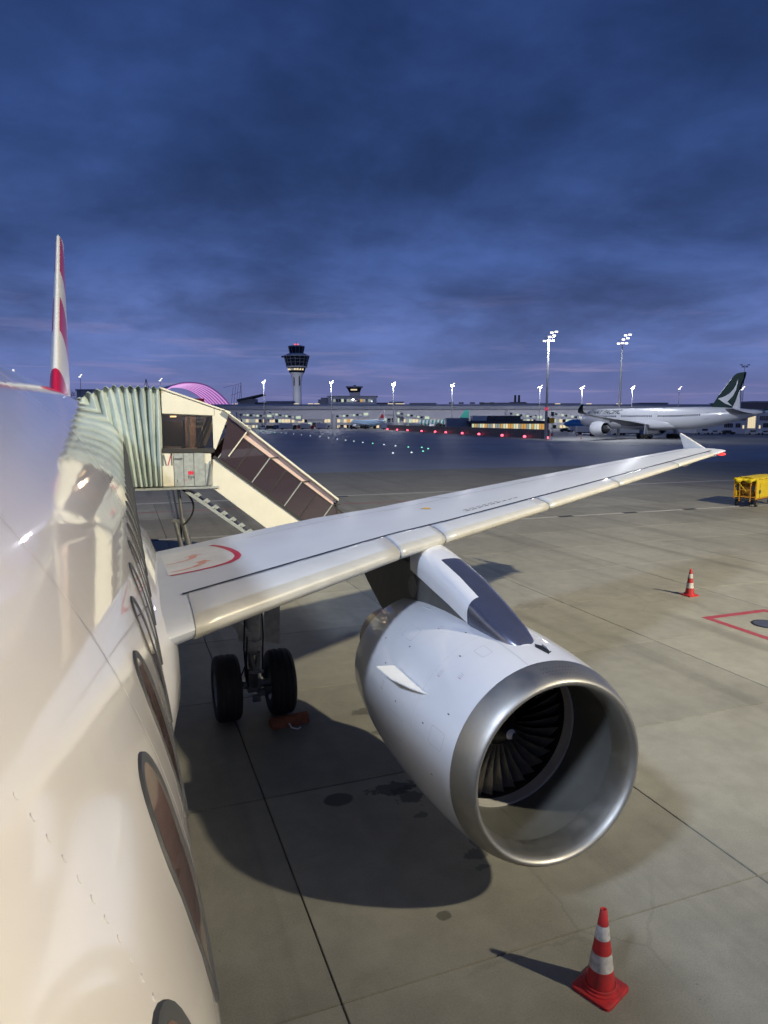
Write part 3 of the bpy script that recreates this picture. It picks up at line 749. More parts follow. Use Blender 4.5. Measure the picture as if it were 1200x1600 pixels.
# ---------------- pylon
pyl = empty('pylon'); pyl.parent = jet
PY = [(11.80,.10,2.76,2.84),(11.88,.16,2.76,2.90),(12.06,.205,2.76,2.98),(12.3,.235,2.78,3.06),(12.64,.26,2.86,3.17),(13.11,.28,2.97,3.31),(13.64,.29,3.06,3.42),(14.0,.29,3.12,3.48),(14.3,.28,3.16,3.52)]
def prof(hw, zb, zt, n=28):
    out = [(-hw*.98, zb)]
    for i in range(n+1):
        t = math.pi - math.pi*i/n
        out.append((hw*math.copysign(abs(math.cos(t))**.75, math.cos(t)), zb + (zt-zb)*(.35 + .65*math.sin(t)**.85)))
    out.append((hw*.98, zb)); return out
rr = [[(EX + x, y, z) for x, z in prof(hw, zb, zt)] for y, hw, zb, zt in PY]
mb = MB().rings(rr, False, False, False)
nn = len(rr[0]); mb.m = []
for k in range(len(rr)-1):
    yc = (PY[k][0]+PY[k+1][0])/2
    for i in range(nn-1):
        fx_ = i/(nn-2)
        white = yc > 13.8 or (fx_ < .40 and yc > 12.6)
        mb.m.append(0 if white else 1)
mb.add(rr[0], [tuple(range(nn))]); mb.m[-1:] = [0]
mb.build('pylon_fairing', [M['nacelle'], M['pylonmetal']], pyl, smooth=True, ang=50)
MB().prism([(EX-.235,12.25,2.78),(EX-.235,12.9,2.98),(EX-.235,14.2,3.24),(EX-.235,16.6,3.30),(EX-.235,17.2,3.12),(EX-.235,16.2,2.55),(EX-.235,14.9,2.0),(EX-.235,13.2,2.3)], (.47,0,0)).build('pylon_box', M['pylongrey'], pyl, bevel=.02)
MB().prism([(EX-.32,13.0,2.80),(EX-.36,13.6,2.80),(EX-.34,14.5,2.68),(EX-.32,14.55,2.55),(EX-.34,13.2,2.55)], (.68,0,0)).build('pylon_sill', M['nacelle'], pyl, bevel=.03)
MB().cyl((EX-.23,14.3,2.92), (EX-.243,14.3,2.92), .15, .15, 24).build('access_panel', M['strut'], pyl)
# ---------------- main landing gear (port)
GX, GY = 3.80, 17.45
def main_gear(sx):
    g_ = empty('landing_gear', loc=(sx*GX, GY, 0)); g_.parent = jet
    MB().cyl((0,0,1.15),(0,-.03,3.1),.135,.15,24).cyl((0,0,1.28),(0,0,1.40),.17,.17,24).cyl((0,0,1.78),(0,0,1.9),.16,.16,24).cyl((0,-.01,2.2),(0,-.012,2.27),.158,.158,24).build('main_fitting', M['gearwhite'], g_, smooth=True)
    MB().cyl((0,0,.55),(0,0,1.18),.085,.085,20).build('piston', M['chrome'], g_, smooth=True)
    MB().cyl((-.62,0,.58),(.62,0,.58),.07,.07,16).box(-.12,.12,-.13,.13,.47,.72).build('axle', M['strut'], g_, bevel=.01)
    MB().bar((-.08,-.16,1.22),(-.03,-.34,.92),.06,.09).bar((.08,-.16,1.22),(.03,-.34,.92),.06,.09).bar((-.03,-.34,.92),(0,-.12,.58),.10,.07).cyl((-.12,-.34,.92),(.12,-.34,.92),.03,.03,10).build('torque_link', M['strut'], g_, bevel=.006)
    MB().bar((-.12*sx,-.05,1.55),(-1.25*sx,-.12,2.75),.16,.13).cyl((-.2*sx,-.12,1.62),(-.2*sx,.05,1.62),.09,.09,12).box(-.26,-.02,-.14,.0,1.42,1.58).build('side_stay', M['gearwhite'], g_, bevel=.012)
    hs = MB()
    for k, (x, z0, z1) in enumerate(((-.14,.7,1.9),(-.11,.6,1.5),(.13,.75,2.3))):
        hs.tube([(x, -.15, z0), (x*1.25, -.17, (z0+z1)/2), (x, -.14, z1)], .014, 6)
    hs.tube([(-.2,-.15,.62),(-.25,-.2,.8),(-.16,-.18,1.0),(-.14,-.16,1.25)], .012, 6).build('brake_hose', M['black'], g_)
    MB().box(-.17,-.06,-.16,-.10,.78,.92).build('hydraulic_valve', M['strut'], g_, bevel=.006)
    MB().box(.05,.18,-.2,-.1,.42,.52).build('brake_unit', M['strut'], g_, bevel=.006)
    MB().box(-.05,.09,-.22,-.14,.33,.45).build('tow_fitting', M['strut'], g_, bevel=.006)
    MB().cyl((.16,-.2,.5),(.25,-.16,.5),.07,.07,12).build('axle_cap', M['strut'], g_)
    MB().prism([(.20*sx,-.1,1.35),(.46*sx,-.08,1.28),(.50*sx,-.05,2.2),(.52*sx,0,3.2),(.24*sx,-.02,3.2),(.22*sx,-.06,2.2)], (0,.03,0)).build('gear_door', M['gearwhite'], g_, bevel=.006)
    MB().prism([(.16*sx,-.02,1.05),(.2*sx,.5,1.3),(.2*sx,.5,2.9),(.18*sx,-.02,2.9)], (.02,0,0)).build('gear_door', M['gearwhite'], g_, bevel=.004)
    for x in (-.465, .465):
        wh = empty('wheel', loc=(x, 0, .575)); wh.parent = g_
        pr = [(-.20,.30),(-.212,.36),(-.215,.44),(-.205,.51),(-.175,.553),(-.13,.570),(-.11,.562),(-.09,.573),(-.04,.577),(-.03,.567),(.03,.567),(.04,.577),(.09,.573),(.11,.562),(.13,.570),(.175,.553),(.205,.51),(.215,.44),(.212,.36),(.20,.30)]
        MB().lathe(pr, Oz, 'X', 48).build('tyre', M['black'], wh, smooth=True, ang=35)
        MB().lathe([(-.19,.305),(-.15,.27),(-.12,.14),(-.16,.06),(-.16,.001)], Oz, 'X', 32).lathe([(.19,.305),(.15,.27),(.12,.14),(.16,.06),(.16,.001)], Oz, 'X', 32).build('rim', M['strut'], wh, smooth=True)
main_gear(1); main_gear(-1)
# nose gear, ahead of the camera's back, carries the nose
ng = empty('nose_gear', loc=(0, 5.05, 0)); ng.parent = jet
MB().cyl((0,0,.38),(0,-.1,2.3),.08,.1,16).build('strut', M['gearwhite'], ng)
for x in (-.25, .25): MB().lathe([(-.1,.2),(-.11,.3),(-.08,.37),(.08,.37),(.11,.3),(.1,.2)], (x,0,.38), 'X', 32, True, True).build('tyre', M['black'], ng, smooth=True)
# ================================================================ stair bridge docked at the rear door
BY, BB = 28.0, 30.9
br = empty('boarding_bridge', 'cream boarding stair bridge with green pleated canopy docked at the rear door', 'boarding bridge', loc=(0,0,0))
def canopy_pt(u, v, y, fold=.10):
    npl = 10
    ph = (u*npl) % 1.0; tri = abs(2*ph-1)*2-1; tri = math.sin(tri*math.pi/2)
    xb, xt = 1.50 + 1.45*u, .62 + 2.38*u**.9
    zt = 5.70 + .46*min(1, u/.38)**.5 - .03*max(0, u-.4)
    zb = 3.17
    vv = v**1.0
    x = xb + (xt-xb)*vv; z = zb + (zt-zb)*v + (tri*.045 if v > .97 else 0)
    sg = .03*math.sin(u*17+v*4) + .022*math.sin(u*41-v*7); fold = fold*(.95 + .25*math.sin(u*9.3+1) + .10*math.sin(v*5+u*21))
    return (x, y + tri*fold*(.75+.25*v) + sg, z)
nu, nv = 10*12, 14
for name, y, f in (('canopy_curtain', BY, .10), ('canopy_curtain', BB, -.10)):
    MB().rings([[canopy_pt(i/nu, j/nv, y, f) for i in range(nu+1)] for j in range(nv+1)], False).build(name, M['canopy'], br, smooth=True, ang=70)
MB().rings([[(lambda p: (p[0], y, p[2] + (.05 if 0 < k < 6 else 0)))(canopy_pt(i/nu, 1, y, 0)) for i in range(nu+1)] for k, y in enumerate([BY-.16+ (BB-BY+.32)*t/6 for t in range(7)])], False).build('canopy_roof', M['canopy'], br)
# cab
def plate(name, pts, y, t, m, bev=.008):   # pts (x,z) on the plane y, thickness t towards +Y
    return MB().prism([(x, y, z) for x, z in pts], (0, t, 0)).build(name, m, br, bevel=bev)
for y in (BY, BB-.08):
    plate('cab_wall', [(3.0,5.39),(3.0,6.12),(4.55,5.565),(4.55,5.33)], y, .07, M['cream'])
    plate('cab_wall', [(4.56,5.56),(5.02,5.40),(4.57,4.27),(4.50,4.27),(4.50,5.325),(4.56,5.33)], y, .07, M['cream'])
    plate('window_sill', [(2.95,4.20),(2.95,4.33),(4.53,4.31),(4.53,4.18)], y-.04, .13, M['darkframe'])
    plate('window_pane', [(3.0,4.33),(3.0,5.39),(3.74,5.365),(3.74,4.33)], y+.03, .012, M['cabglass'], 0)
    plate('window_pane', [(3.80,4.33),(3.80,5.36),(4.50,5.33),(4.50,4.33)], y+.03, .012, M['cabglass'], 0)
    plate('window_frame', [(3.74,4.33),(3.74,5.37),(3.80,5.37),(3.80,4.33)], y+.01, .06, M['darkframe'])
    plate('window_frame', [(3.0,5.34),(3.0,5.39),(4.5,5.33),(4.5,5.28)], y+.01, .05, M['darkframe'])
MB().prism([(2.97,BY-.05,6.13),(5.06,BY-.05,5.40),(5.06,BY-.05,5.45),(2.97,BY-.05,6.19)], (0,BB-BY+.1,0)).build('cab_roof', M['cream'], br, bevel=.006)
MB().box(2.12,4.62,BY-.06,BB+.06,3.05,3.12).build('cab_floor', M['galv'], br, bevel=.006)
MB().prism([(3.98,BY+.5,4.33),(4.06,BY+.5,4.33),(4.50,BY+.5,5.32),(4.40,BY+.5,5.32)], (0,.08,0)).build('cab_strut', M['darkframe'], br)
MB().prism([(4.10,BY+.62,4.33),(4.20,BY+.62,4.33),(4.62,BY+.62,5.32),(4.52,BY+.62,5.32)], (0,.06,0)).build('cab_strut', M['galv'], br)
MB().box(3.86,4.22,BB-.5,BB-.42,3.3,5.4).build('interior_panel', M['pinkwall'], br)
MB().box(3.0,3.8,BB-.3,BB-.24,3.3,5.6).build('interior_panel', M['darkframe'], br)
MB().box(3.05,3.55,BY+.25,BY+.7,4.28,4.36).build('control_desk', M['pinkwall'], br, bevel=.01)
lampb = MB().cyl((3.40,BY+1.2,5.28),(3.40,BY+1.2,5.33),.10,.10,16).build('cab_lamp', glow('cab lamp', (1.0,.62,.28), 6.0), br)
pl = bpy.data.lights.new('cab_lamp_light', 'POINT'); pl.energy = 26; pl.color = (1,.72,.5); pl.shadow_soft_size = .1
plo = bpy.data.objects.new('cab_lamp_light', pl); COL.objects.link(plo); plo.location = (3.75, BY+1.5, 5.15); plo.parent = br
# lower cladding: sign panel and three galvanised doors
plate('sign_panel', [(2.94,3.16),(2.94,4.17),(3.27,4.17),(3.27,3.16)], BY-.03, .04, M['cream'])
for x0, x1 in ((3.285,3.565),(3.575,3.875),(3.885,4.215)):
    plate('service_door', [(x0,3.14),(x0,4.175),(x1,4.165),(x1,3.14)], BY-.03, .04, M['galv'], .006)
plate('service_door', [(4.225,3.14),(4.225,3.86),(4.44,3.80),(4.44,3.14)], BY-.02, .03, M['galv'], .006)
MB().box(2.95,4.42,BY+.02,BB-.1,3.13,4.19).build('cab_base', M['cream'], br)
MB().tube([(3.31,BY-.04,4.02),(3.31,BY-.09,4.02),(3.54,BY-.09,4.02),(3.54,BY-.04,4.02)], .012, 8).build('handle', M['chrome'], br)
MB().bar((4.28,BY-.06,3.14),(4.42,BY-.06,3.95),.04,.03).build('brace', M['steelleg'], br)
MB().box(3.37,3.385,BY-.036,BY-.028,3.28,3.36).build('door_lock', M['seam'], br)
# the emblem on the sign panel: grey strokes with a red slash
M['signgrey'] = mat('sign grey', (.13,.14,.14), .5)
ym = BY-.036
def ink(name, pts, m, y=ym): return MB().prism([(x, y, z) for x, z in pts], (0,.004,0)).build(name, m, br)
ink('emblem_stroke', [(2.945,3.80),(2.945,4.15),(2.985,4.05),(2.985,3.80)], M['signgrey'])
ink('emblem_stroke', [(2.955,4.15),(3.005,4.15),(3.085,3.80),(3.04,3.80)], M['signgrey'])
ink('emblem_stroke', [(3.20,3.80),(3.20,4.17),(3.25,4.17),(3.25,3.80)], M['signgrey'])
ink('emblem_slash', [(3.09,3.80),(3.12,3.80),(3.245,4.17),(3.205,4.17)], M['red'])
for k in range(4): ink('printed_line', [(2.96,3.44-.05*k),(3.18,3.44-.05*k),(3.18,3.448-.05*k),(2.96,3.448-.05*k)], mat('faint print', (.52,.50,.42), .5))
rc = mat('logo red', (.62,.02,.05), .45)
for k in range(3): ink('logo_arrow', [(3.70+.055*k,3.50),(3.70+.055*k,3.62),(3.725+.055*k,3.62),(3.785+.055*k-.01*k,3.56),(3.725+.055*k,3.50)], rc, ym-.001*k)
text_mesh('logo_text', 'tips', .15, M['seam'], br, Matrix.Translation((3.685, ym, 3.39)) @ Matrix.Rotation(R(90), 4, 'X'))
ink('logo_line', [(3.59,3.335),(3.70,3.335),(3.70,3.345),(3.59,3.345)], rc); ink('logo_line', [(3.71,3.335),(3.80,3.335),(3.80,3.343),(3.71,3.343)], M['signgrey'])
# stair tunnel sloping down to the ground
zr = lambda x: 5.24 - .806*(x-5.13)
zg = lambda x: 4.0 - .776*(x-4.54)
zw = lambda x: max(.12, 3.0 - .82*(x-4.5))
TB = 30.1
sl = Vector((.79, 0, -.613)).normalized(); pn = Vector((.613, 0, .79)).normalized()
for y, m_ in ((BY, M['cream']), (TB-.08, M['cream'])):
    plate('stair_side_panel', [(4.47,zg(4.54)-.02),(4.60,zg(4.6)),(8.55,zg(8.55)),(8.75,.6),(8.75,.12),(8.0,.12),(4.5,3.0),(4.40,3.06)], y, .07, m_, .01)
    MB().bar((4.5,y,zg(4.5)+.02), (8.7,y,zg(8.7)+.02), .10, .09).build('handrail_base', M['darkframe'], br)
GL = 1.00
base = lambda s: Vector((4.62, 0, zg(4.62)+.05)) + sl*s
SP = [0.0+.66*k for k in range(8)]
for y in (BY+.02, TB-.06):
    for k in range(7):
        a, b = base(SP[k]+.02), base(SP[k+1]-.02)
        pts = [a, b, b + pn*GL, a + pn*GL]
        MB().prism([(p.x, y, p.z) for p in pts], (0,.012,0)).build('window_pane', M['glass'], br)
    for k in range(8):
        a = base(SP[k])
        MB().bar((a.x,y,a.z), (a.x+pn.x*GL,y,a.z+pn.z*GL), .035, .045, (0,1,0)).build('window_post', M['darkframe'] if k % 2 else M['galv'], br)
        t = a + pn*GL
        if k % 2 == 0: MB().bar((t.x,y,t.z), (t.x+.28,y,min(t.z+.02, zr(t.x+.28)-.05)), .03).build('roof_bracket', M['darkframe'], br)
    a, b = base(0)+pn*GL, base(SP[-1])+pn*GL
    MB().bar((a.x,y,a.z),(b.x,y,b.z),.035).build('window_rail', M['darkframe'], br)
MB().prism([(4.95,BY-.12,zr(4.95)-.02),(8.56,BY-.12,zr(8.56)),(8.56,BY-.12,zr(8.56)+.09),(4.95,BY-.12,zr(4.95)+.07)], (0,TB-BY+.24,0)).build('stair_roof', M['cream'], br, bevel=.01)
MB().prism([(5.0,BY-.05,zr(5.0)-.06),(8.5,BY-.05,zr(8.5)-.04),(8.5,BY-.05,zr(8.5)-.015),(5.0,BY-.05,zr(5.0)-.035)], (0,TB-BY+.10,0)).build('stair_ceiling', M['pinkwall'], br)
plate('lit_wall_strip', [(5.2,zr(5.2)-.40),(8.42,zr(8.42)-.30),(8.42,zr(8.42)-.02),(5.2,zr(5.2)-.02)], BY+.05, .02, M['pinkwall'], 0)  # added near-side strip; its pink stands in for the lit inner far wall
MB().prism([(4.85,BY-.2,5.46),(5.66,BY-.2,4.87),(5.66,BY-.2,4.92),(4.85,BY-.2,5.51)], (0,TB-BY+.4,0)).build('roof_lip', M['cream'], br, bevel=.006)
MB().prism([(4.70,BY-.02,4.0),(4.80,BY-.02,4.0),(5.6,BY-.02,4.86),(5.0,BY-.02,5.36)], (0,.012,0)).build('window_pane', M['glass'], br)
MB().bar((4.95,BY-.03,4.05),(5.58,BY-.03,4.86),.035).build('window_post', M['cream'], br)
for y in (BY, TB-.05): MB().bar((8.53,y+.03,.2),(8.53,y+.03,zr(8.53)),.045).build('end_post', M['darkframe'], br)
MB().box(8.50,8.515,BY+.02,TB-.05,.35,2.4).build('window_pane', M['glass'], br)
st0 = MB().box(0,.30,BY+.08,TB-.1,-.03,.0).build('stair_tread', M['steelleg'], br)
for k in range(15):
    o = st0 if k == 0 else st0.copy()
    if k: COL.objects.link(o)
    o.location = (4.6+.255*k, 0, 3.30-.21*k)
# underside ladder truss
lo = lambda x: zw(x)-.42
for y in (BY+.15, TB-.2):
    MB().bar((3.62,y,2.98),(7.3,y,.12),.07,.10).build('truss_chord', M['galv'], br)
for k in range(13):
    x = 3.85 + .27*k; z = 2.98 - .777*(x-3.62)
    MB().prism([(x,BY+.16,z+.05),(x+.11,BY+.16,z-.05),(x+.26,BY+.16,z+.03),(x+.15,BY+.16,z+.13)], (0,.02,0)).build('truss_plate', M['galv'], br)
    MB().bar((x+.1,BY+.12,z),(x+.1,TB-.2,z),.05).build('truss_tread', M['steelleg'], br)
# legs, undercarriage and hose
MB().cyl((3.08,28.5,3.05),(3.28,28.5,2.0),.035,.035,14).build('hydraulic_rod', M['chrome'], br, smooth=True)
MB().cyl((3.24,28.6,3.05),(3.40,28.6,2.0),.030,.030,14).build('hydraulic_rod', M['chrome'], br, smooth=True)
MB().cyl((3.28,28.5,2.02),(3.62,28.5,.35),.065,.065,16).build('hydraulic_leg', M['steelleg'], br, smooth=True)
MB().cyl((3.42,28.45,3.05),(3.50,28.45,2.1),.05,.05,16).cyl((3.50,28.45,2.1),(3.86,28.45,.35),.095,.095,20).build('support_leg', M['steelleg'], br, smooth=True)
MB().bar((3.18,28.5,2.02),(3.66,28.45,1.96),.10,.12).build('leg_collar', M['steelleg'], br, bevel=.01)
MB().cyl((3.46,28.52,1.9),(3.46,28.52,.4),.03,.03,10).build('pipe', M['black'], br)
pts = []
for k in range(15):
    t = k/14; pts.append((3.52 + .34*math.sin(math.pi*t)**.8, 28.35, 3.02 - 1.15*t))
MB().tube(pts, .028, 8).build('hose', M['black'], br, smooth=True)
MB().box(2.6,5.2,28.2,30.4,.28,.5).build('undercarriage', M['galv'], br, bevel=.02)
wh0 = None
for x, y in ((3.02,28.05),(3.02,30.55),(4.9,28.05),(4.9,30.55)):
    w_ = MB().lathe([(-.09,.12),(-.1,.2),(-.07,.26),(.07,.26),(.1,.2),(.09,.12)], (x, y, .262), 'Y', 28, True, True).build('wheel', M['black'], br, smooth=True)
# loose yellow wand of the bridge lying by the fuselage
yw = empty('yellow_pole', 'thin dark pole with yellow grip leaning below the canopy', 'pole')
MB().cyl((2.36,27.2,.55),(2.02,27.6,1.45),.018,.018,8).build('shaft', M['black'], yw)
MB().cyl((2.36,27.2,.55),(2.56,27.0,.02),.032,.028,10).build('grip', mat('grip yellow', (.6,.45,.03), .5), yw)
# ================================================================ wheel chock
ck = empty('wheel_chock', 'worn orange wheel chock in front of the outer main wheel', 'chock', loc=(4.30, 16.86, 0), rz=R(8))
MB().prism([(-.34,-.12,.01),(-.34,.13,.01),(-.34,.10,.13),(-.34,.03,.17),(-.34,-.05,.15)], (.68,0,0)).build('body', M['chock'], ck, bevel=.015)
MB().tube([(-.05,-.12,.08),(-.03,-.2,.03),(.05,-.26,.015),(.12,-.22,.015)], .012, 6).build('rope', M['white'], ck)
# ================================================================ traffic cones
def cone(name, label, loc, rz, h=.80, group='red and white cones'):
    c = empty(name, label, 'traffic cone', group, loc, rz)
    s = .195
    rr = [[(x*k, y*k, z) for x, y in rrect(s, s, .045, 4)] for k, z in ((1,.0),(1.0,.028),(.93,.036))]
    b_ = MB().rings(rr, True, True, True).build('base', M['cone'], c, bevel=.0, smooth=True, ang=35)
    prof_ = lambda z: .132 - (.132-.030)*(z-.05)/(h-.05)
    zs = [.034, .06]; 
    MB().lathe([(.034,.172),(.050,.168),(.055,.150),(.075,.146),(.08,.134)], (0,0,0), 'Z', 32).build('collar', M['cone'], c, smooth=True)
    segs = [('sleeve', .075, .235,'cone'),('reflective_band', .235,.39,'conewhite'),('sleeve',.39,.525,'cone'),('reflective_band',.525,.655,'conewhite'),('sleeve',.655,h,'cone')]
    for nm, a, b, m_ in segs:
        e = .0015 if nm == 'reflective_band' else 0
        pr = [(a, prof_(a)+e), (b, prof_(b)+e)]
        if b == h: pr += [(h+.004, .026), (h-.01, .018), (h-.10, .022)]
        MB().lathe(pr, (0,0,0), 'Z', 32).build(nm, M[m_], c, smooth=True, ang=40)
    return c
cone('traffic_cone', 'red and white traffic cone on a square base nearest the camera', (5.73,10.37,0), R(22))
c2 = cone('traffic_cone', 'scuffed red and white traffic cone beyond the engine near the red square', (17.48,21.35,0), R(5))
# ================================================================ yellow baggage cart
ct = empty('baggage_cart', 'yellow tarpaulin baggage cart with open orange end at the right edge', 'baggage cart', loc=(37.04,36.27,0), rz=R(22.5))
LN, WD = 3.1, 1.28
MB().box(.02,LN,.02,WD-.02,.42,.50).bar((.1,.3,.36),(LN,.3,.36),.08).bar((.1,WD-.3,.36),(LN,WD-.3,.36),.08).build('underframe', M['cartdark'], ct)
MB().box(0,LN,.0,.05,.44,.52).box(0,LN,WD-.05,WD,.44,.52).build('side_rail', M['cartorange'], ct, bevel=.006)
MB().box(.06,LN-.03,.0,.03,.53,1.66).build('side_curtain', M['cartyellow'], ct, bevel=.01)
MB().box(.06,LN-.03,WD-.03,WD,.53,1.66).build('side_curtain', M['cartyellow'], ct, bevel=.01)
rr = []
for k in range(9):
    y = -.04 + (WD+.08)*k/8; rr.append([(x, y, 1.68 + .12*math.sin(math.pi*k/8) + .02*math.sin(x*5+k)) for x in [LN*t/10-.05 for t in range(12)]])
mbr = MB().rings(rr, False); o = mbr.build('roof_tarp', M['cartyellow'], ct, smooth=True); md = o.modifiers.new('s','SOLIDIFY'); md.thickness = .025
rr = [[(-.06+.03*math.sin(k*2.1), -.04 + (WD+.08)*k/16, z) for k in range(17)] for z in (1.72,)]
rr.append([(-.09+.05*math.sin(k*1.3), -.04 + (WD+.08)*k/16, 1.50 + .07*math.sin(k*.9)) for k in range(17)])
o = MB().rings(rr, False).build('tarp_valance', M['cartyellow'], ct, smooth=True); o.modifiers.new('s','SOLIDIFY').thickness = .01
MB().box(.9,.95,.05,WD-.05,.5,1.66).build('end_panel', M['cartorange'], ct)
for y in (.0,.30,WD-.36,WD-.06): MB().box(.0,.06,y,y+.06,.3 if y in (.30,WD-.36) else .45,1.66).build('end_post', M['cartorange'], ct, bevel=.006)
for z in (.56,.98): MB().box(.01,.05,.06,WD-.06,z,z+.05).build('end_rail', M['cartorange'], ct)
for y in (.10, WD-.30): MB().box(-.01,.02,y,y+.16,.95,1.30).build('reflector_board', M['black'], ct)
MB().bar((-.02,WD-.1,1.62),(.0,.55,.9),.03).build('tie_strap', M['cartyellow'], ct)
MB().tube([(.0,WD/2,.34),(-.35,WD/2,.30),(-.7,WD/2,.55)], .035, 8).build('tow_bar', M['cartdark'], ct)
MB().box(.46,.70,-.02,.0,.80,1.02).build('document_box', M['vehdark'], ct, bevel=.006)
MB().box(.565,.58,-.012,.0,1.02,1.42).box(.565,.58,-.012,.0,.53,.80).build('strap', M['vehdark'], ct)
for x in (.35, LN-.4):
    for y in (.10, WD-.10):
        wv = MB().lathe([(-.07,.08),(-.075,.16),(-.05,.20),(.05,.20),(.075,.16),(.07,.08)], (x,y,.20), 'Y', 24, True, True).build('wheel', M['black'], ct, smooth=True)
        MB().cyl((x,y-.078,.20),(x,y+.078,.20),.10,.10,20).build('hub', M['strut'], wv)
# ================================================================ floodlight masts
def lamp_head(parent, z, dirs, size=.55, sub='floodlight'):
    for (dx, dy, dz) in dirs:
        f = MB().box(-size*.6+dx, size*.6+dx, -.16+dy, .16+dy, z+dz-.22, z+dz+.18).build(sub, M['lamphouse'], parent, bevel=.03)
        MB().box(-size*.55+dx, size*.55+dx, -.175+dy, -.161+dy, z+dz-.19, z+dz+.15).build('lens', M['lamp'], f)
def mast(label, loc, h, rz, heads, r0=.38, r1=.16, size=.7, lit=True, pole_low=0.0, group='apron floodlight masts'):
    m_ = empty('floodlight_mast', label, 'floodlight mast', group, loc, rz)
    z = 0; seg = 3
    for k in range(seg):
        za, zb = h*k/seg, h*(k+1)/seg
        MB().cyl((0,0,za),(0,0,zb), r0+(r1-r0)*k/seg, r0+(r1-r0)*(k+1)/seg-.015, 14).build('pole', M['mast'], m_, smooth=True)
    MB().cyl((0,0,0),(0,0,.25),r0*1.6,r0*1.5,14).build('foot', M['concrete_grey'], m_)
    MB().bar((-1.5*size,0,h),(1.5*size,0,h),.12).bar((-1.2*size,0,h+.7*size),(1.4*size,0,h+.9*size),.10).bar((0,0,h-.4),(0,0,h+1.1*size),.12).build('crossarm', M['mast'], m_)
    hs_ = M['lamp'] if lit else M['lamphouse']
    for (dx, dz) in heads:
        f = MB().box(dx*size-.42*size, dx*size+.42*size, -.45*size, .12*size, h+dz*size-.14*size, h+dz*size+.2*size).build('floodlight', M['lamphouse'], m_, bevel=.02)
        MB().prism([(dx*size-.38*size, -.46*size, h+dz*size-.19*size),(dx*size+.38*size, -.46*size, h+dz*size-.19*size),(dx*size+.38*size, -.47*size, h+dz*size+.15*size),(dx*size-.38*size, -.47*size, h+dz*size+.15*size)], (0,.012,0)).build('lens', hs_, f)
    return m_
def spot(parent, loc, target, watts, col, ang=120, rad=.6):
    l = bpy.data.lights.new('floodlight_beam', 'SPOT'); l.energy = watts; l.color = col; l.spot_size = R(ang); l.spot_blend = 1.0; l.shadow_soft_size = rad
    o = bpy.data.objects.new('floodlight_beam', l); COL.objects.link(o); o.location = loc
    d = Vector(target) - Vector(loc); o.rotation_euler = d.to_track_quat('-Z', 'Y').to_euler()
    return o
H3 = [(-1.1,0),(0,0),(1.1,0),(-.6,.75),(.6,.85)]
for k, (p, wv, cv) in enumerate(FLOODS):
    x, y, z = p
    lb = ['floodlight mast standing behind the photographer on the port side', 'floodlight mast standing behind the photographer on the starboard side'][k]
    rz = math.atan2(10-y, 8-x) + R(90)
    m_ = mast(lb, (x + (.9 if k == 0 else -.9), y-.9, 0), z-.3, rz, H3, size=.8)
    spot(m_, p, (20, 37, 0) if k == 0 else (14, 22, 0), wv, cv, 66 if k == 0 else 100, .65 if k == 0 else 2.2)

# fill light on an unseen stand, added to brighten the flank of the jet
wl = empty('fill_light', 'warm fill light added on an unseen stand behind the photographer', 'fill light', loc=(6.6, 2.2, 0))
MB().cyl((0,0,.05),(0,0,6.3),.05,.035,12).build('pole', M['mast'], wl, smooth=True)
for a in (90, 210, 330): MB().bar((0,0,.7),(.7*math.cos(R(a)),.7*math.sin(R(a)),.03),.04).build('leg', M['mast'], wl)
MB().box(-.22,.22,-.1,.1,6.3,6.62).build('lamp_housing', M['lamphouse'], wl, bevel=.02)
MB().box(-.20,.20,.101,.11,6.33,6.59).build('lens', glow('fill light lens', (1,.85,.6), 20.0), wl)
spot(wl, (6.55, 2.34, 6.45), (1.7, 7.6, 4.7), 3400, (1.0, .83, .56), 64, .15)  # added beam, brightens the jet's flank
# ================================================================ widebody jet on the far stand
LAT, DEP = 76.5, 193.0
nd = (RGT*(-.37) + HEAD*.929).normalized()
wloc = Vector((CAM.x, CAM.y, 0)) + RGT*LAT + HEAD*DEP
wb_rz = math.atan2(nd.x, -nd.y)
GYW = 34.5                                    # main gear station, origin of the placement
wb = empty('widebody_jet', 'white widebody airliner with dark green tail parked across the taxiway', 'airliner', loc=wloc, rz=wb_rz)
Rw = Matrix.Rotation(wb_rz, 4, 'Z')
def to_local(P): 
    v = Rw.inverted() @ (Vector(P) - wloc); return Vector((v.x, v.y + GYW, v.z))
def on_axis_plane(px, py, x=0.0):
    d = FWD + RGT*((px-600)/1080.0) + UPV*((800-py)/1080.0)
    o = to_local(CAM); e = to_local(CAM + d) - o
    return o + e*((x-o.x)/e.x)
def wbuild(mb, name, m, parent=wb, **k):
    mb.v = [(x, y-GYW, z) for x, y, z in mb.v]; return mb.build(name, m, parent, **k)
WR, WZ = 2.98, 5.55
ws = [(0,5.0,.1),(.5,5.02,.85),(1.5,5.1,1.6),(3,5.25,2.2),(5,5.42,2.68),(7.5,5.53,2.92),(10,WZ,WR),(20,WZ,WR),(30,WZ,WR),(40,WZ,WR),(46,5.62,2.92),(51,5.85,2.62),(56,6.2,2.1),(61,6.55,1.35),(65,6.85,.7),(66.8,6.95,.3)]
wf = wbuild(MB().rings([[(r*math.cos(2*math.pi*i/48), y, zc + r*math.sin(2*math.pi*i/48)) for i in range(48)] for y, zc, r in ws], True, True, True), 'fuselage', M['jetwhite'], smooth=True, ang=60)
def wskin(y, a, off=.01):
    r = WR; zc = WZ
    for (y0, z0, r0), (y1, z1, r1) in zip(ws[:-1], ws[1:]):
        if y0 <= y <= y1: t = (y-y0)/(y1-y0); r = r0+(r1-r0)*t; zc = z0+(z1-z0)*t
    return ((r+off)*math.cos(a), y, zc + (r+off)*math.sin(a))
wq = None
a0, a1 = R(8), R(18)
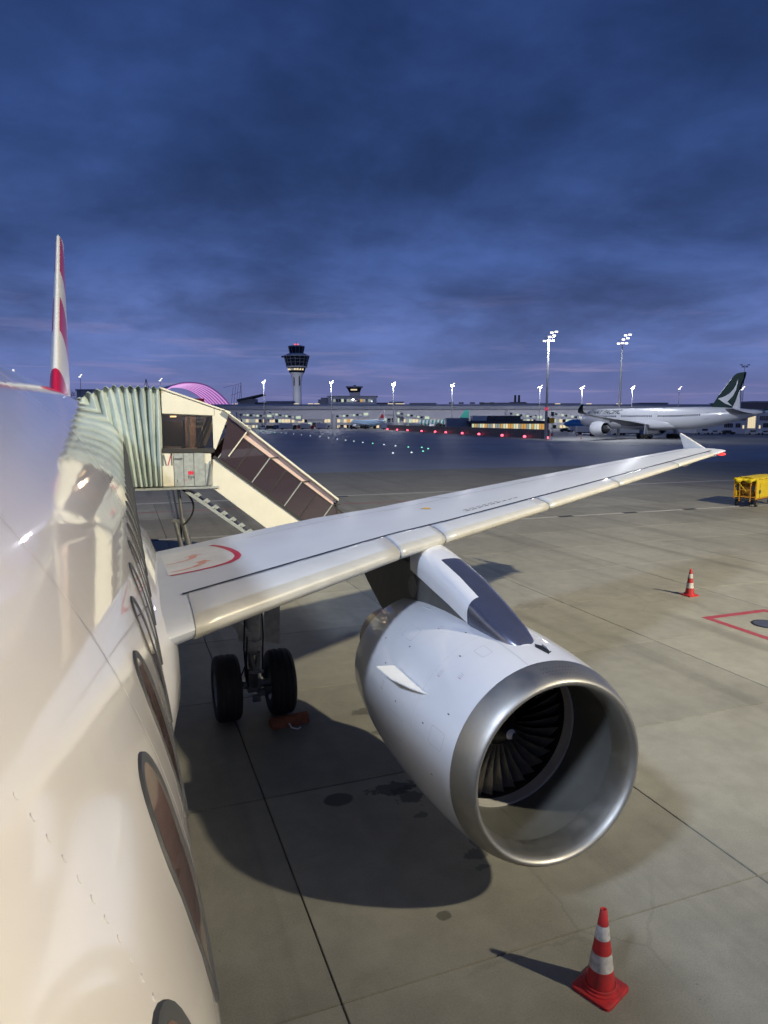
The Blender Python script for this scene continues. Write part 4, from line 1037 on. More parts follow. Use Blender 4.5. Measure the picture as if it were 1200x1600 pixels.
for seg0, seg1 in ((9.5,20),(22,34.2),(36.5,51)):
    y = seg0
    while y < seg1:
        if y < 45:
            if wq is None:
                wq = MB().add([wskin(0+40,a0), wskin(.38+40,a0), wskin(.38+40,a1), wskin(40,a1)], [(0,1,2,3)]); wq.v = [(p[0], p[1]-40, p[2]) for p in wq.v]
                ob = wq.build('cabin_window', M['darkglass'], wf); wq = ob
            else: ob = wq.copy(); COL.objects.link(ob)
            ob.location = (0, y-GYW, 0)
        else: wbuild(MB().add([wskin(y,a0), wskin(y+.38,a0), wskin(y+.38,a1), wskin(y,a1)], [(0,1,2,3)]), 'cabin_window', M['darkglass'], wf)
        y += .66
for y in (8.2, 20.9, 35.2, 52.2):
    a, b = R(-14), R(24)
    for (p, q_) in (((y,a),(y,b)),((y+1.1,a),(y+1.1,b)),((y,b),(y+1.1,b)),((y,a),(y+1.1,a))):
        wbuild(MB().bar(wskin(*p, .005), wskin(*q_, .005), .06), 'door_outline', M['jetgrey'], wf)
wbuild(MB().add([wskin(1.2,R(35)),wskin(2.4,R(30)),wskin(2.9,R(48)),wskin(1.9,R(58))], [(0,1,2,3)]), 'cockpit_window', M['darkglass'], wf)
# airline name wrapped on the forward fuselage
cu = bpy.data.curves.new('tmp', 'FONT'); cu.body = 'CATHAY PACIFIC'; cu.size = 2.0; cu.shear = .22; cu.offset = .07; cu.space_character = 1.1
t_ = bpy.data.objects.new('tmp', cu); COL.objects.link(t_)
me = bpy.data.meshes.new_from_object(t_.evaluated_get(bpy.context.evaluated_depsgraph_get())); bpy.data.objects.remove(t_)
wt = max(v.co.x for v in me.vertices); k = 17.0/wt
bm = bmesh.new(); bm.from_mesh(me); bmesh.ops.triangulate(bm, faces=bm.faces); bmesh.ops.subdivide_edges(bm, edges=bm.edges, cuts=1); bm.to_mesh(me); bm.free()
for v in me.vertices:
    p = wskin(4.2 + v.co.x*k, R(27) + v.co.y*1.15/WR, .03); v.co = (p[0], p[1]-GYW, p[2])
me.materials.clear(); me.materials.append(M['jetgreen']); link('airline_name', me, wf)
# belly and wings
wbuild(MB().rings([sup(hw, hh, zc, y, 32) for y, hw, hh, zc in ((20,1.5,.6,3.6),(22,2.9,1.4,3.9),(26,3.35,1.75,4.0),(36,3.35,1.75,4.0),(40,2.9,1.4,4.0),(43,1.5,.5,3.5))], True, True, True), 'belly_fairing', M['jetwhite'], smooth=True)
def wwing(sx):
    rr = []
    for x, le, c, z, th in ((2,21,13.2,4.0,.14),(6,23.4,10.2,4.5,.12),(10.5,26.1,7.6,5.1,.11),(18,30.6,5.2,5.7,.10),(25,34.8,3.9,6.3,.09),(29.5,37.6,2.9,6.8,.09)):
        rr.append([(sx*x, le + a*c, z + .02*c + b*c - a*c*.05) for a, b in (sym(s, th) for s in SS)])
    return wbuild(MB().rings(rr, True, True, True), 'wing', M['jetgrey'], smooth=True, ang=50)
for sx in (1, -1):
    w_ = wwing(sx)
    rr = []
    for x, le, c, z in ((29.5,37.6,2.9,6.8),(30.8,38.5,2.5,7.05),(31.6,39.5,2.1,7.5),(32.1,40.7,1.5,8.3),(32.3,41.9,.8,9.0)):
        rr.append([(sx*(x - b*c*.8), le + a*c, z + .02*c + b*c*.6) for a, b in (sym(s, .10) for s in SS)])
    wbuild(MB().rings(rr, True, True, True), 'winglet', M['jetgreen'], w_, smooth=True)
    e = empty('engine', loc=(sx*10.4, 19.6-GYW, 2.75)); e.parent = wb
    MB().lathe([(.35,1.62),(.1,1.62),(0,1.72),(.15,1.9),(.8,2.05),(2.2,2.1),(3.6,2.0),(4.6,1.75),(5.0,1.62),(4.9,1.55)], Oz, 'Y', 40).build('cowl', M['jetwhite'], e, smooth=True)
    MB().lathe([(1.2,.05),(1.2,1.62),(.3,1.62)], Oz, 'Y', 32).build('fan', M['spinner'], e)
    MB().lathe([(4.2,1.6),(4.3,1.0),(5.6,.85),(6.3,.62),(6.2,.5),(7.0,.05)], Oz, 'Y', 32).build('core', M['vehdark'], e, smooth=True)
    MB().prism([(-.25,1.2,1.9),(-.25,6.5,1.6),(-.25,9.5,2.6),(-.25,5,2.7)], (.5,0,0)).build('pylon', M['jetgrey'], e)
    rr = []
    for x, le, c, z in ((.6,58.2,6.4,6.6),(4,60.6,4.6,7.0),(9.3,64.4,2.4,7.7)): rr.append([(sx*x, le + a*c, z + b*c) for a, b in (sym(s, .09) for s in SS)])
    wbuild(MB().rings(rr, True, True, True), 'tailplane', M['jetgrey'] if sx > 0 else M['jetwhite'], smooth=True)
    gg = empty('landing_gear', loc=(sx*5.3, 0, 0)); gg.parent = wb
    MB().cyl((0,0,.8),(-sx*.3,0,4.0),.28,.34,14).bar((0,-1.5,.85),(0,1.5,.85),.35).bar((-sx*.3,.4,3.2),(0,1.2,.9),.18).build('leg', M['jetgrey'], gg)
    for yy in (-1.45, 0, 1.45):
        for xx in (-.7, .7): MB().lathe([(-.24,.3),(-.25,.5),(-.2,.68),(.2,.68),(.25,.5),(.24,.3)], (xx,yy,.68), 'X', 24, True, True).build('tyre', M['black'], gg, smooth=True)
gg = empty('nose_gear', loc=(0, 5.6-GYW, 0)); gg.parent = wb
MB().cyl((0,0,.5),(0,0,3.2),.16,.2,12).build('leg', M['jetgrey'], gg)
for xx in (-.4,.4): MB().lathe([(-.18,.2),(-.2,.4),(-.15,.52),(.15,.52),(.2,.4),(.18,.2)], (xx,0,.52), 'X', 24, True, True).build('tyre', M['black'], gg, smooth=True)
# fin, from its outline on the aircraft's centre plane
finp = [(1108,640),(1112,636),(1124,617),(1138,599),(1148,586.5),(1152,583.5),(1158,582),(1166,581),(1164,590),(1157.5,607),(1150,628),(1143,642)]
fl = [on_axis_plane(*p) for p in finp]
wbuild(MB().prism([(-.28, p.y, p.z) for p in fl], (.56,0,0)), 'tail_fin', M['jetgreen'], bevel=.12)
rud = [on_axis_plane(*p) for p in ((1155,612),(1157,607),(1157,640),(1156,646),(1143,643),(1144,637))]
wbuild(MB().prism([(-.18, p.y, p.z) for p in rud], (.36,0,0)), 'rudder_base', M['jetwhite'], bevel=.05)
lea = [on_axis_plane(*p) for p in ((1124.5,617),(1144.5,591),(1145.3,591.5),(1125.5,617.6))]
wbuild(MB().prism([(.0, p.y, p.z) for p in lea], (.34,0,0)), 'leading_edge', M['jetwhite'])
emb = [(1122,622.8),(1131,620),(1139,615.5),(1146,608.5),(1150.5,600.5),(1153.3,592),(1153,598),(1150.2,609.5),(1145,619),(1136.5,627.5),(1144.3,634.8),(1133,630.5)]
el = [on_axis_plane(*p, .30) for p in emb]
wbuild(MB().prism([(.28, p.y, p.z) for p in el], (.03,0,0)), 'tail_emblem', M['jetwhite'])
wbuild(MB().cyl((0,66.6,6.95),(0,67.3,7.0),.25,.18,12), 'tail_cone', M['vehdark'])
# ================================================================ far airliners
def far_jet(label, px, D, az, L, body, tail, stripe=None, zoff=0):
    """az: angle of the nose from the view axis, positive to the right"""
    P = at(px, 656, D); n_ = HEAD*math.cos(az) + RGT*math.sin(az)
    j = empty('distant_jet', label, 'airliner', 'airliners parked by the terminal', (P.x, P.y, 0), math.atan2(n_.x, -n_.y))
    r = 1.98; z = 3.4; h = L/2
    sec = [(-h,z-.3,.1),(-h+1,z-.2,1.0),(-h+3,z,1.7),(-h+5,z,r),(h-12,z,r),(h-6,z+.4,1.4),(h-2,z+.9,.7),(h,z+1.1,.15)]
    f = MB().rings([[(rr_*math.cos(2*math.pi*i/24), y, zc + rr_*math.sin(2*math.pi*i/24)) for i in range(24)] for y, zc, rr_ in sec], True, True, True).build('fuselage', body, j, smooth=True)
    if stripe:
        y = -h+4
        while y < h-4:
            rr2 = r if y < h-12 else r - (y-h+12)/6*.6*1.0
            zc2 = z if y < h-12 else z + (y-h+12)/6*.4
            if rr2 > .9: MB().lathe([(-.55,rr2+.03),(.55,rr2+.03-(.07 if y > h-12 else 0))], (0,y,zc2), 'Y', 24).build('stripe', stripe, f)
            y += 2.3
    MB().prism([(-.15,h-8,z+1.4),(-.15,h-4,z+7.2),(-.15,h-1.6,z+7.4),(-.15,h-1.8,z+1.0)], (.3,0,0)).build('tail_fin', tail, j, bevel=.05)
    for sx in (1,-1):
        MB().prism([(sx*1.5,-h*.25,z-1.2),(sx*16.5,h*.18,z),(sx*16.5,h*.26,z),(sx*1.5,h*.12,z-1.2)], (0,0,.25)).build('wing', M['jetgrey'], j)
        MB().prism([(sx*.5,h-6,z+.8),(sx*6,h-2.6,z+1.2),(sx*6,h-1.4,z+1.2),(sx*.5,h-2.4,z+.8)], (0,0,.15)).build('tailplane', M['jetgrey'], j)
        MB().lathe([(-1.4,.9),(-1.2,1.1),(.5,1.1),(1.6,.8)], (sx*5.7,-h*.28,z-1.75), 'Y', 18, True, True).build('engine', M['jetwhite'], j, smooth=True)
        MB().cyl((sx*3.4,2,.5),(sx*3.2,2,z-1),.2,.2,8).lathe([(-.35,.3),(-.35,.5),(.35,.5),(.35,.3)], (sx*3.4,2,.5), 'X', 14, True, True).build('landing_gear', M['black'], j)
    MB().cyl((0,-h+4.5,.4),(0,-h+4.5,z-1),.15,.15,8).lathe([(-.3,.2),(-.3,.4),(.3,.4),(.3,.2)], (0,-h+4.5,.4), 'X', 14, True, True).build('nose_gear', M['black'], j)
    n_w = int(L*.62/1.1); y = -h+6
    wm = None
    for kk in range(n_w):
        if wm is None: wm = MB().box(r*.965, r*.965+.06, 0, .3, z+.45, z+.85).build('cabin_window', M['vehdark'], f); ob = wm
        else: ob = wm.copy(); COL.objects.link(ob)
        ob.location = (0, y+kk*1.1, 0)
    return j
far_jet('green and white striped airliner parked in front of the terminal', 693, 400, R(-62), 34, M['jetwhite'], M['stripegreen'], M['stripegreen'])
M['tailrose'] = mat('pale tail', (.55,.50,.56), .4)
jj = far_jet('pale blue airliner with red tipped tail nosed in at the terminal', 575, 400, R(-38), 34, M['paleblue'], M['tailrose'])
MB().prism([(-.16,11.4,6.1),(-.16,13.0,8.4),(-.16,15.0,8.0),(-.16,15.0,6.1)], (.32,0,0)).build('tail_patch', M['vehred'], jj)
far_jet('bright blue airliner partly hidden behind the widebody jet nose', 942, 330, R(-78), 36, M['jetblue'], M['jetblue'])
# ================================================================ terminal and other buildings
def frame(name, label, cat, px, D, group=None):
    P = at(px, 656, D); o = empty(name, label, cat, group, (P.x, P.y, 0), -YAW)
    f = lambda q: (q-px)*D*math.cos(PITCH)/1080.0
    z = lambda py: at(600, py, D).z
    return o, f, z
TD = 430
tm, tx, tz = frame('terminal', 'long airport terminal with lit windows along the horizon', 'terminal', 500, TD)
MB().box(tx(-260), tx(1140), 8, 60, 0, tz(634)).build('wall', M['facade'], tm)
MB().prism([(tx(-280),6.2,tz(639.5)),(tx(-280),6.4,tz(634)),(tx(-280),12,tz(631)),(tx(-280),66,tz(629.5)),(tx(-280),66,tz(633)),(tx(-280),8.5,tz(639.5))], (tx(1160)-tx(-280),0,0)).build('roof', M['roofgrey'], tm)
MB().box(tx(-260), tx(1140), 2, 8, tz(664), tz(660.5)).build('floor_slab', M['facade'], tm)
MB().box(tx(-260), tx(1140), 7.2, 7.9, 0, tz(664)).build('ground_floor_wall', M['darkwall'], tm)
rnd = random.Random(11)
pane_cache = {}
def pane(parent, x0, x1, y, z0, z1, m, t=.12, name='window_pane'):
    key = (parent.name, round(x1-x0, 2), round(z0, 2), round(z1, 2), m.name, round(y, 2))
    if key not in pane_cache: 
        o = MB().box(0, x1-x0, y-t, y, z0, z1).build(name, m, parent); pane_cache[key] = o
    else:
        o = pane_cache[key].copy(); COL.objects.link(o)
    o.location = (x0, 0, 0); return o
p = 250
while p < 1120:
    r_ = rnd.random()
    warm = (395 < p < 470) or (500 < p < 545) or (600 < p < 700)
    m_ = M['lit_amber'] if 553 < p < 576 else M['lit_warm'] if r_ < (.50 if warm else .30) else M['lit_cool'] if r_ < .72 else M['lit_amber'] if r_ < .77 else M['darkglass'] if r_ < .88 else M['lit_dim']
    pane(tm, tx(p), tx(p)+1.75, 7.99, tz(660.2), tz(655.0), m_)
    r_ = rnd.random()
    m_ = M['lit_warm'] if r_ < .45 else M['lit_amber'] if r_ < .42 else M['lit_dim'] if r_ < .6 else M['lit_cool'] if r_ < .7 else M['darkglass']
    pane(tm, tx(p), tx(p)+1.75, 7.19, tz(668.9), tz(664.4), m_)
    p += 5.2
p = 250; colm = None
while p < 1120:
    if colm is None: colm = MB().box(-.25,.25,2.2,2.8,0,tz(664)).build('column', M['facade'], tm); o = colm
    else: o = colm.copy(); COL.objects.link(o)
    o.location = (tx(p), 0, 0); p += 16.4
for p in (708, 724, 742, 757, 773): MB().box(tx(p)-1.4, tx(p)+1.4, 12, 15, tz(630.2), tz(627.8)).build('roof_vent', M['vehdark'], tm)
for p in (463, 485, 495, 610, 622, 628, 872, 921, 968): MB().box(tx(p)-1.6, tx(p)+1.6, 2, 2.6, tz(631.3), tz(630.2)).build('roof_light', M['lit_warm'], tm)
# passenger bridges along the terminal
def pbridge(label, px, slope):
    o, f, z = frame('passenger_bridge', label, 'passenger bridge', px, TD-18, 'passenger bridges along the terminal')
    L_ = 17; dz = 3.0*slope
    MB().prism([(-L_/2,-1.4,6.3+dz/2),(L_/2,-1.4,6.3-dz/2),(L_/2,-1.4,8.7-dz/2),(-L_/2,-1.4,8.7+dz/2)], (0,2.8,0)).build('tunnel', M['roofgrey'], o)
    for kk in range(8):
        x = -L_/2+1.2+kk*1.95; zc = 7.6 - dz*x/L_
        MB().box(x, x+1.35, -1.46, -1.41, zc-.45, zc+.65).build('window_pane', [M['lit_dim'], M['lit_cool'], M['darkglass']][(kk*7+px) % 3], o)
    xe = L_/2
    MB().box(xe-.2, xe+3.6, -2.2, 2.2, 5.6-dz/2, 9.3-dz/2).build('cab', M['concrete_grey'], o, bevel=.15)
    MB().box(xe+.4, xe+3.0, -2.26, -2.21, 7.2-dz/2, 8.6-dz/2).build('cab_window', M['lit_cool'], o)
    MB().cyl((-L_/2,0,0),(-L_/2,0,9.2+dz/2),1.4,1.4,16).build('rotunda', M['concrete_grey'], o)
    for s_ in (-1, 1): MB().bar((xe-3,s_*1.2,0),(xe-3,s_*1.2,6),.35).build('leg', M['mast'], o)
    MB().box(xe-3.6, xe-2.4, -1.6, 1.6, .2, .9).build('wheel_truck', M['vehdark'], o)
    return o
for lb, px, s_ in (('pale passenger bridge left of the control tower shaft', 440, .9), ('pale passenger bridge below the small rooftop tower', 545, -.4), ('passenger bridge left of the striped airliner', 640, 1.0), ('passenger bridge above the dark pavilion roof', 815, .8), ('passenger bridge right of the tall floodlight mast', 880, .9), ('passenger bridge at the left end of the lit windows', 395, .3)): pbridge(lb, px, s_)
# gate house blocks on the apron side
for lb, a, b, y0, y1, D_, mm_, cat in (('pale plant block beside the blue airliner tail', 597, 631, 649, 669, 415, 'facade', 'building'), ('grey gate building between the two passenger bridges', 480, 505, 656, 669, 412, 'concrete_grey', 'building')):
    o, f, z = frame('gate_building', lb, cat, a, D_)
    MB().box(0, f(b), 0, 8, 0, z(y0)).build('wall', M[mm_], o)
    MB().box(-.4, f(b)+.4, -.5, 8.5, z(y0), z(y0)+.5).build('roof', M['roofgrey'], o)
    n_ = int(f(b)/2.6)
    for kk in range(n_):
        pane(o, .5+kk*2.6, .5+kk*2.6+2.0, -.01, z(y0)-4.2, z(y0)-1.6, M['darkglass'] if kk % 3 else M['lit_cool'])
# dark pavilion with lit glass behind the fence
pv, f, z = frame('pavilion', 'flat dark roofed pavilion with lit glass front behind the fence', 'building', 735, 300)
MB().box(f(732), f(864), -2, 14, z(661.5), z(657.5)).build('roof', M['darkwall'], pv)
MB().box(f(738), f(860), 3, 12, 0, z(661.5)).build('wall', M['darkwall'], pv)
kk = 0; p = 739.0
while p < 857:
    r_ = rnd.random(); m_ = M['lit_warm'] if r_ < .35 else M['lit_amber'] if r_ < .55 else M['lit_cool'] if r_ < .8 else M['lit_dim']
    pane(pv, f(p), f(p)+.95, 2.99, z(672.5), z(662.3), m_); p += 4.1
for a, b, y0, m_ in ((739,762,649.5,'facade'), (763,815,649.5,'darkwall'), (700,736,653,'concrete_grey')):
    MB().box(f(a), f(b), 2 if a > 720 else 6, 9 if a > 720 else 14, 0 if a < 720 else z(657.5), z(y0)).build('roof_unit', M[m_], pv, bevel=.08)
# control tower
TWD = 700
M['towerwhite'] = mat('tower pale concrete', (.82,.83,.86), .6, noise=.08, nscale=.1)
tow, f, z = frame('control_tower', 'tall airport control tower with dark flared glass cab', 'control tower', 465, TWD)
S_ = TWD*math.cos(PITCH)/1080
def tl(name, prof_, m_, n=24, parent=None, smooth=False): return MB().lathe([(z(y), h*S_) for y, h in prof_], (0,0,0), 'Z', n, True, True).build(name, m_, parent or tow, smooth=smooth)
sh = MB().lathe([(0,6.9*S_)] + [(z(y), h*S_) for y, h in ((634,6.7),(605,6.5),(598,6.7),(592,7.6),(586,9.3),(582,11.2))], (0,0,0), 'Z', 32, True, True).build('shaft', M['towerwhite'], tow, smooth=True)
for s_ in (-3.6, 4.6): MB().box(s_*S_-.45, s_*S_+.45, -7.4*S_, -5.6*S_, z(603), z(583)).build('shaft_slot', M['vehdark'], sh)
tl('lower_deck', [(582.5,11.6),(581,12.2),(574.5,14.0)], M['darkglass'])
for kk in range(7): 
    a = R(-150+kk*18); MB().box(math.cos(a)*13.1*S_-1.1, math.cos(a)*13.1*S_+1.1, math.sin(a)*13.1*S_-.3, math.sin(a)*13.1*S_, z(579), z(576.3)).build('window_pane', M['lit_warm'] if kk != 2 else M['lit_dim'], tow)
tl('gallery', [(574.6,15.5),(574.4,16.2),(572.5,16.4),(572.3,15.6)], M['facade'], 32)
cab = tl('main_cab', [(572.2,15.8),(557.2,19.6)], M['darkglass'], 16)
for kk in range(16):
    a = 2*math.pi*kk/16; MB().bar((15.9*S_*math.cos(a),15.9*S_*math.sin(a),z(572.2)),(19.7*S_*math.cos(a),19.7*S_*math.sin(a),z(557.2)),.35).build('mullion', M['roofgrey'], cab)
for y, h in ((567,17.1),(562,18.4)): MB().lathe([(z(y),h*S_+.05),(z(y)+.35,h*S_+.15)], (0,0,0), 'Z', 16).build('transom', M['roofgrey'], cab)
tl('cab_roof', [(557.2,20.0),(556,20.2),(554.5,16.5),(552.8,13.5),(552.5,10.6)], M['facade'], 32)
MB().box(-23.2*S_, -18*S_, -1.5, 1.5, z(558.5), z(556.2)).build('side_balcony', M['vehdark'], tow)
cab2 = tl('upper_cab', [(552.4,10.4),(542,12.6)], M['darkglass'], 12)
for kk in range(12):
    a = 2*math.pi*kk/12; MB().bar((10.5*S_*math.cos(a),10.5*S_*math.sin(a),z(552.4)),(12.7*S_*math.cos(a),12.7*S_*math.sin(a),z(542)),.3).build('mullion', M['roofgrey'], cab2)
tl('upper_roof', [(542,13.0),(541,13.0),(540,8.5),(539.5,3)], M['facade'], 24)
for a in range(0, 360, 60): MB().cyl((3*S_*math.cos(R(a)),3*S_*math.sin(R(a)),z(539.6)),(3*S_*math.cos(R(a)),3*S_*math.sin(R(a)),z(537.2)),.5,.5,8).build('beacon', mat('dim red beacon', (.4,.05,.08), .5, emit=(1,.2,.3), estr=.9) if a == 0 else bpy.data.materials['dim red beacon'], tow)
MB().cyl((0,0,z(540)),(0,0,z(533.5)),.25,.1,8).build('antenna', M['vehdark'], tow)
spot(tow, (tow.location.x - HEAD.x*45, tow.location.y - HEAD.y*45, 7), (tow.location.x, tow.location.y, 48), 30000, (.9,.93,1), 70, .5)  # unseen lamp added to brighten the tower shaft
MB().box(-.8,.8,-45.6,-45,5.8,6.8).build('tower_fill_lamp', M['lamphouse'], tow)  # housing of the added lamp, hidden behind the terminal
MB().bar((0,-45.3,0),(0,-45.3,5.8),.3).build('tower_fill_post', M['mast'], tow)
# ops building with a small rooftop tower
op, f, z = frame('operations_building', 'low operations building with small rooftop control cab', 'building', 550, 520)
MB().box(f(513), f(588), 0, 20, 0, z(619.5)).build('wall', M['facade'], op)
MB().box(f(511), f(590), -1, 21, z(619.5), z(618.5)).build('roof', M['roofgrey'], op)
p = 521.0
while p < 584:
    r_ = rnd.random(); m_ = M['lit_cool'] if 531 < p < 537 else M['lit_amber'] if 562 < p < 567 else M['darkglass'] if r_ < .7 else M['lit_dim']
    pane(op, f(p), f(p)+1.7, -.01, z(628), z(623.6), m_); p += 4.2
MB().box(f(497), f(514), 2, 18, 0, z(624)).box(f(501), f(512), 4, 16, z(624), z(621)).build('side_wing', M['concrete_grey'], op)
MB().box(f(588.5), f(606), 2, 18, 0, z(629)).build('side_wing', M['darkwall'], op)
MB().box(f(546), f(562), 4, 12, z(619), z(612.5)).build('cab_base', M['facade'], op)
MB().prism([(f(545.5),3,z(612.6)),(f(562.5),3,z(612.6)),(f(565.5),2,z(605)),(f(541.5),2,z(605))], (0,9,0)).build('cab_glass', M['darkglass'], op)
MB().box(f(548), f(558), 1.9, 1.95, z(609.8), z(607.8)).build('window_pane', M['lit_warm'], op)
MB().box(f(540.5), f(566.5), 1.5, 12, z(605), z(603.2)).build('cab_roof', M['roofgrey'], op)
MB().box(f(552), f(556), 5, 7, z(603.2), z(601.3)).build('roof_unit', M['vehdark'], op)
# violet lit arched hall
ah, f, z = frame('arched_hall', 'violet lit arched membrane roof rising over the terminal', 'hall', 300, 620); ah.rotation_euler.z += R(26)
hw = 80*620*math.cos(PITCH)/1080; zt_ = z(598)
def arch(t, hwid, h): return (hwid*t, h*(1-abs(t)**2.3) )
n = 36; dep = 95
ts = [-1+2*i/n for i in range(n+1)]
MB().rings([[ (arch(t,hw,zt_)[0], y, arch(t,hw,zt_)[1]) for t in ts] for y in (0, dep*.33, dep*.66, dep)], False).build('membrane', M['violet'], ah, smooth=True)
MB().rings([[ (arch(t,hw+.7,zt_+.7)[0], y, arch(t,hw+.7,zt_+.7)[1]) for t in ts] for y in (-.5, dep*.5, dep)], False).build('roof_shell', M['roofgrey'], ah, smooth=True)
for k in range(7):
    y = 3 + k*dep/7.5
    MB().tube([(x, y, z_-.5) for x, z_ in (arch(t,hw-.4,zt_-.3) for t in ts)], .32, 6).build('rib', M['violetrib'], ah)
for k in range(7): MB().box(hw-2.4, hw-.6, 2.4+k*dep/7.5, 4+k*dep/7.5, 0, z(629)).build('rib_foot', M['lit_warm'] if k < 2 else M['violetrib'], ah)  # feet glow as well, their lighting put in as emission
MB().box(-hw*.98, hw*.55, dep-6, dep-2, 0, z(618)).build('back_wall', M['facade'], ah)
MB().box(-hw*.2, hw*.42, dep*.4, dep*.5, 0, z(620.5)).build('red_wall', M['vehred'], ah)
lf, f, z = frame('steel_lattice', 'thin steel lattice frame beside the violet arch', 'lattice frame', 370, 600)
for k in range(4): MB().bar((f(362+4*k),0,z(632)),(f(366+4*k),0,z(604-1.6*k)),.22).build('strut', M['vehdark'], lf)
MB().bar((f(378),0,z(634)),(f(378),0,z(597.5)),.3).bar((f(350),0,z(606)),(f(378),0,z(599)),.2).bar((f(362),0,z(618)),(f(378),0,z(612)),.2).build('chord', M['vehdark'], lf)
lf2, f, z = frame('lattice_spire', 'small pointed lattice spire left of the violet arch', 'lattice frame', 231, 640)
MB().bar((f(226),0,z(612)),(f(231),0,z(592)),.35).bar((f(236),0,z(612)),(f(231),0,z(592)),.35).bar((f(227.5),0,z(606)),(f(234.5),0,z(606)),.3).bar((f(231),0,z(640)),(f(231),0,z(592)),.4).build('strut', M['vehdark'], lf2)
sr, f, z = frame('swept_roof_hall', 'hall with dark swept roof right of the violet arch', 'hall', 395, 560)
MB().prism([(f(372),-2,z(624)),(f(411),-2,z(615.5)),(f(408),-2,z(617.5)),(f(396),-2,z(621)),(f(372),-2,z(628))], (0,20,0)).build('roof', M['darkwall'], sr)
MB().box(f(372), f(398), 2, 16, 0, z(623)).build('wall', M['concrete_grey'], sr)
MB().box(f(398), f(414), 3, 16, 0, z(628.5)).build('side_wing', M['darkwall'], sr)
def plain(name, label, px0, px1, y0, D_, m_, roofm='roofgrey', depth=18):
    o, f, z = frame(name, label, 'building', px0, D_)
    MB().box(0, f(px1), 0, depth, 0, z(y0)).build('wall', M[m_], o)
    MB().box(-.5, f(px1)+.5, -.5, depth+.5, z(y0), z(y0)+.7).build('roof', M[roofm], o)
    return o, f, z
plain('hall_building', 'plain grey hall left of the control tower', 417, 457, 628, 560, 'concrete_grey')
plain('hall_building', 'wide flat grey hall behind the terminal roof', 642, 681, 631.0, 540, 'concrete_grey')
o, f, z = plain('power_house', 'power house with two dark chimney stacks', 755, 822, 630.5, 560, 'concrete_grey')
for p in (806, 812): MB().cyl((f(p),5,z(632)),(f(p),5,z(617)),.95,.8,14).build('chimney', M['vehdark'], o)
MB().box(f(798), f(822), 2, 9, z(630.5), z(628)).build('roof_unit', M['vehdark'], o)
plain('hall_building', 'long pale hall behind the two tall masts', 824, 905, 631.5, 560, 'facade')
plain('hall_building', 'dark low hall above the widebody jet roof', 1000, 1042, 630.5, 560, 'darkwall')
plain('hall_building', 'small pale block behind the terminal roof', 609, 630, 629, 540, 'facade')
ho, f, z = plain('house', 'low house with amber lit windows left of the canopy', 122, 152, 610, 420, 'concrete_grey')
for kk in range(4): MB().box(f(136)+kk*2.4, f(136)+kk*2.4+1.7, -.1, -.01, z(622), z(616)).build('window_pane', M['lit_amber'] if kk % 2 else M['lit_warm'], ho)
# office building on the right
ob_, f, z = frame('office_building', 'two storey pale office building with lit entrance at the right edge', 'building', 1150, 262)
MB().box(f(1100), f(1340), 0, 22, 0, z(640.5)).build('wall', M['facade'], ob_)
MB().box(f(1098), f(1342), -.5, 23, z(640.5), z(639.2)).build('parapet', M['roofgrey'], ob_)
MB().box(f(1155), f(1340), 6, 24, z(639), z(628.5)).build('upper_storey', M['darkglass'], ob_)
MB().prism([(f(1153),5,z(628.5)),(f(1345),5,z(628.5)),(f(1345),5,z(627)),(f(1185),5,z(626)),(f(1155),5,z(627.5))], (0,20,0)).build('upper_roof', M['roofgrey'], ob_)
for a, b, y0, y1 in ((1132,1146,668,661.5),(1150,1158,668,661.5),(1193,1208,668,661),(1214,1230,668,661),(1137,1147,657,650),(1151,1166,657,650),(1187,1207,657,650),(1213,1233,657,650)):
    n_ = max(2, round((b-a)/3))
    for kk in range(n_):
        x0 = f(a + (b-a)*kk/n_); x1 = f(a + (b-a)*(kk+1)/n_)-.12
        MB().box(x0, x1, -.06, .0-.005, z(y0), z(y1)).build('window_pane', M['darkglass'], ob_)
for kk in range(4):
    MB().box(f(1168.5+kk*3), f(1168.5+kk*3)+.62, -.08, -.006, z(669), z(649)).build('entrance_pane', M['lit_warm'], ob_)
MB().box(f(1180.4), f(1181.2), -.5, 0, 0, z(648)).box(f(1166.6), f(1167.6), -.5, 0, 0, z(648)).build('entrance_pier', M['facade'], ob_)
for p in (1161, 1186.5): MB().box(f(p), f(p)+.55, -.07, -.006, z(669.5), z(664.5)).build('lit_door', M['lit_warm'], ob_)
# ================================================================ fence with red lamps
FA, FB = Vector((107.0,161.8,0)), Vector((128.0,336.7,0))
fd = (FB-FA).normalized(); fl_ = (FB-FA).length
fe = empty('blast_fence', 'long dark panel fence with red lamps at its foot', 'fence', loc=FA, rz=math.atan2(fd.y, fd.x))
np_ = 70; dx = fl_/np_
pm = MB().box(.06, dx-.06, -.03, .03, .15, 2.55).build('fence_panel', M['fence'], fe); pm2 = MB().box(-.06,.06,-.07,.07,0,2.7).build('post', M['fencepost'], fe)
sm = MB().box(dx*.5-.04, dx*.5+.04, -.05,.05,.15,2.55).build('slat', M['fencepost'], fe)
for k in range(1, np_):
    for src in (pm, pm2, sm):
        o = src.copy(); COL.objects.link(o); o.location = (k*dx, 0, 0)
for z_ in (.12, 2.6): MB().box(0, fl_, -.05, .05, z_-.04, z_+.04).build('rail', M['fencepost'], fe)
ORD = ['first','second','third','fourth','fifth','sixth','seventh','eighth','ninth','tenth','eleventh','twelfth','thirteenth','fourteenth','fifteenth']
rl0 = None
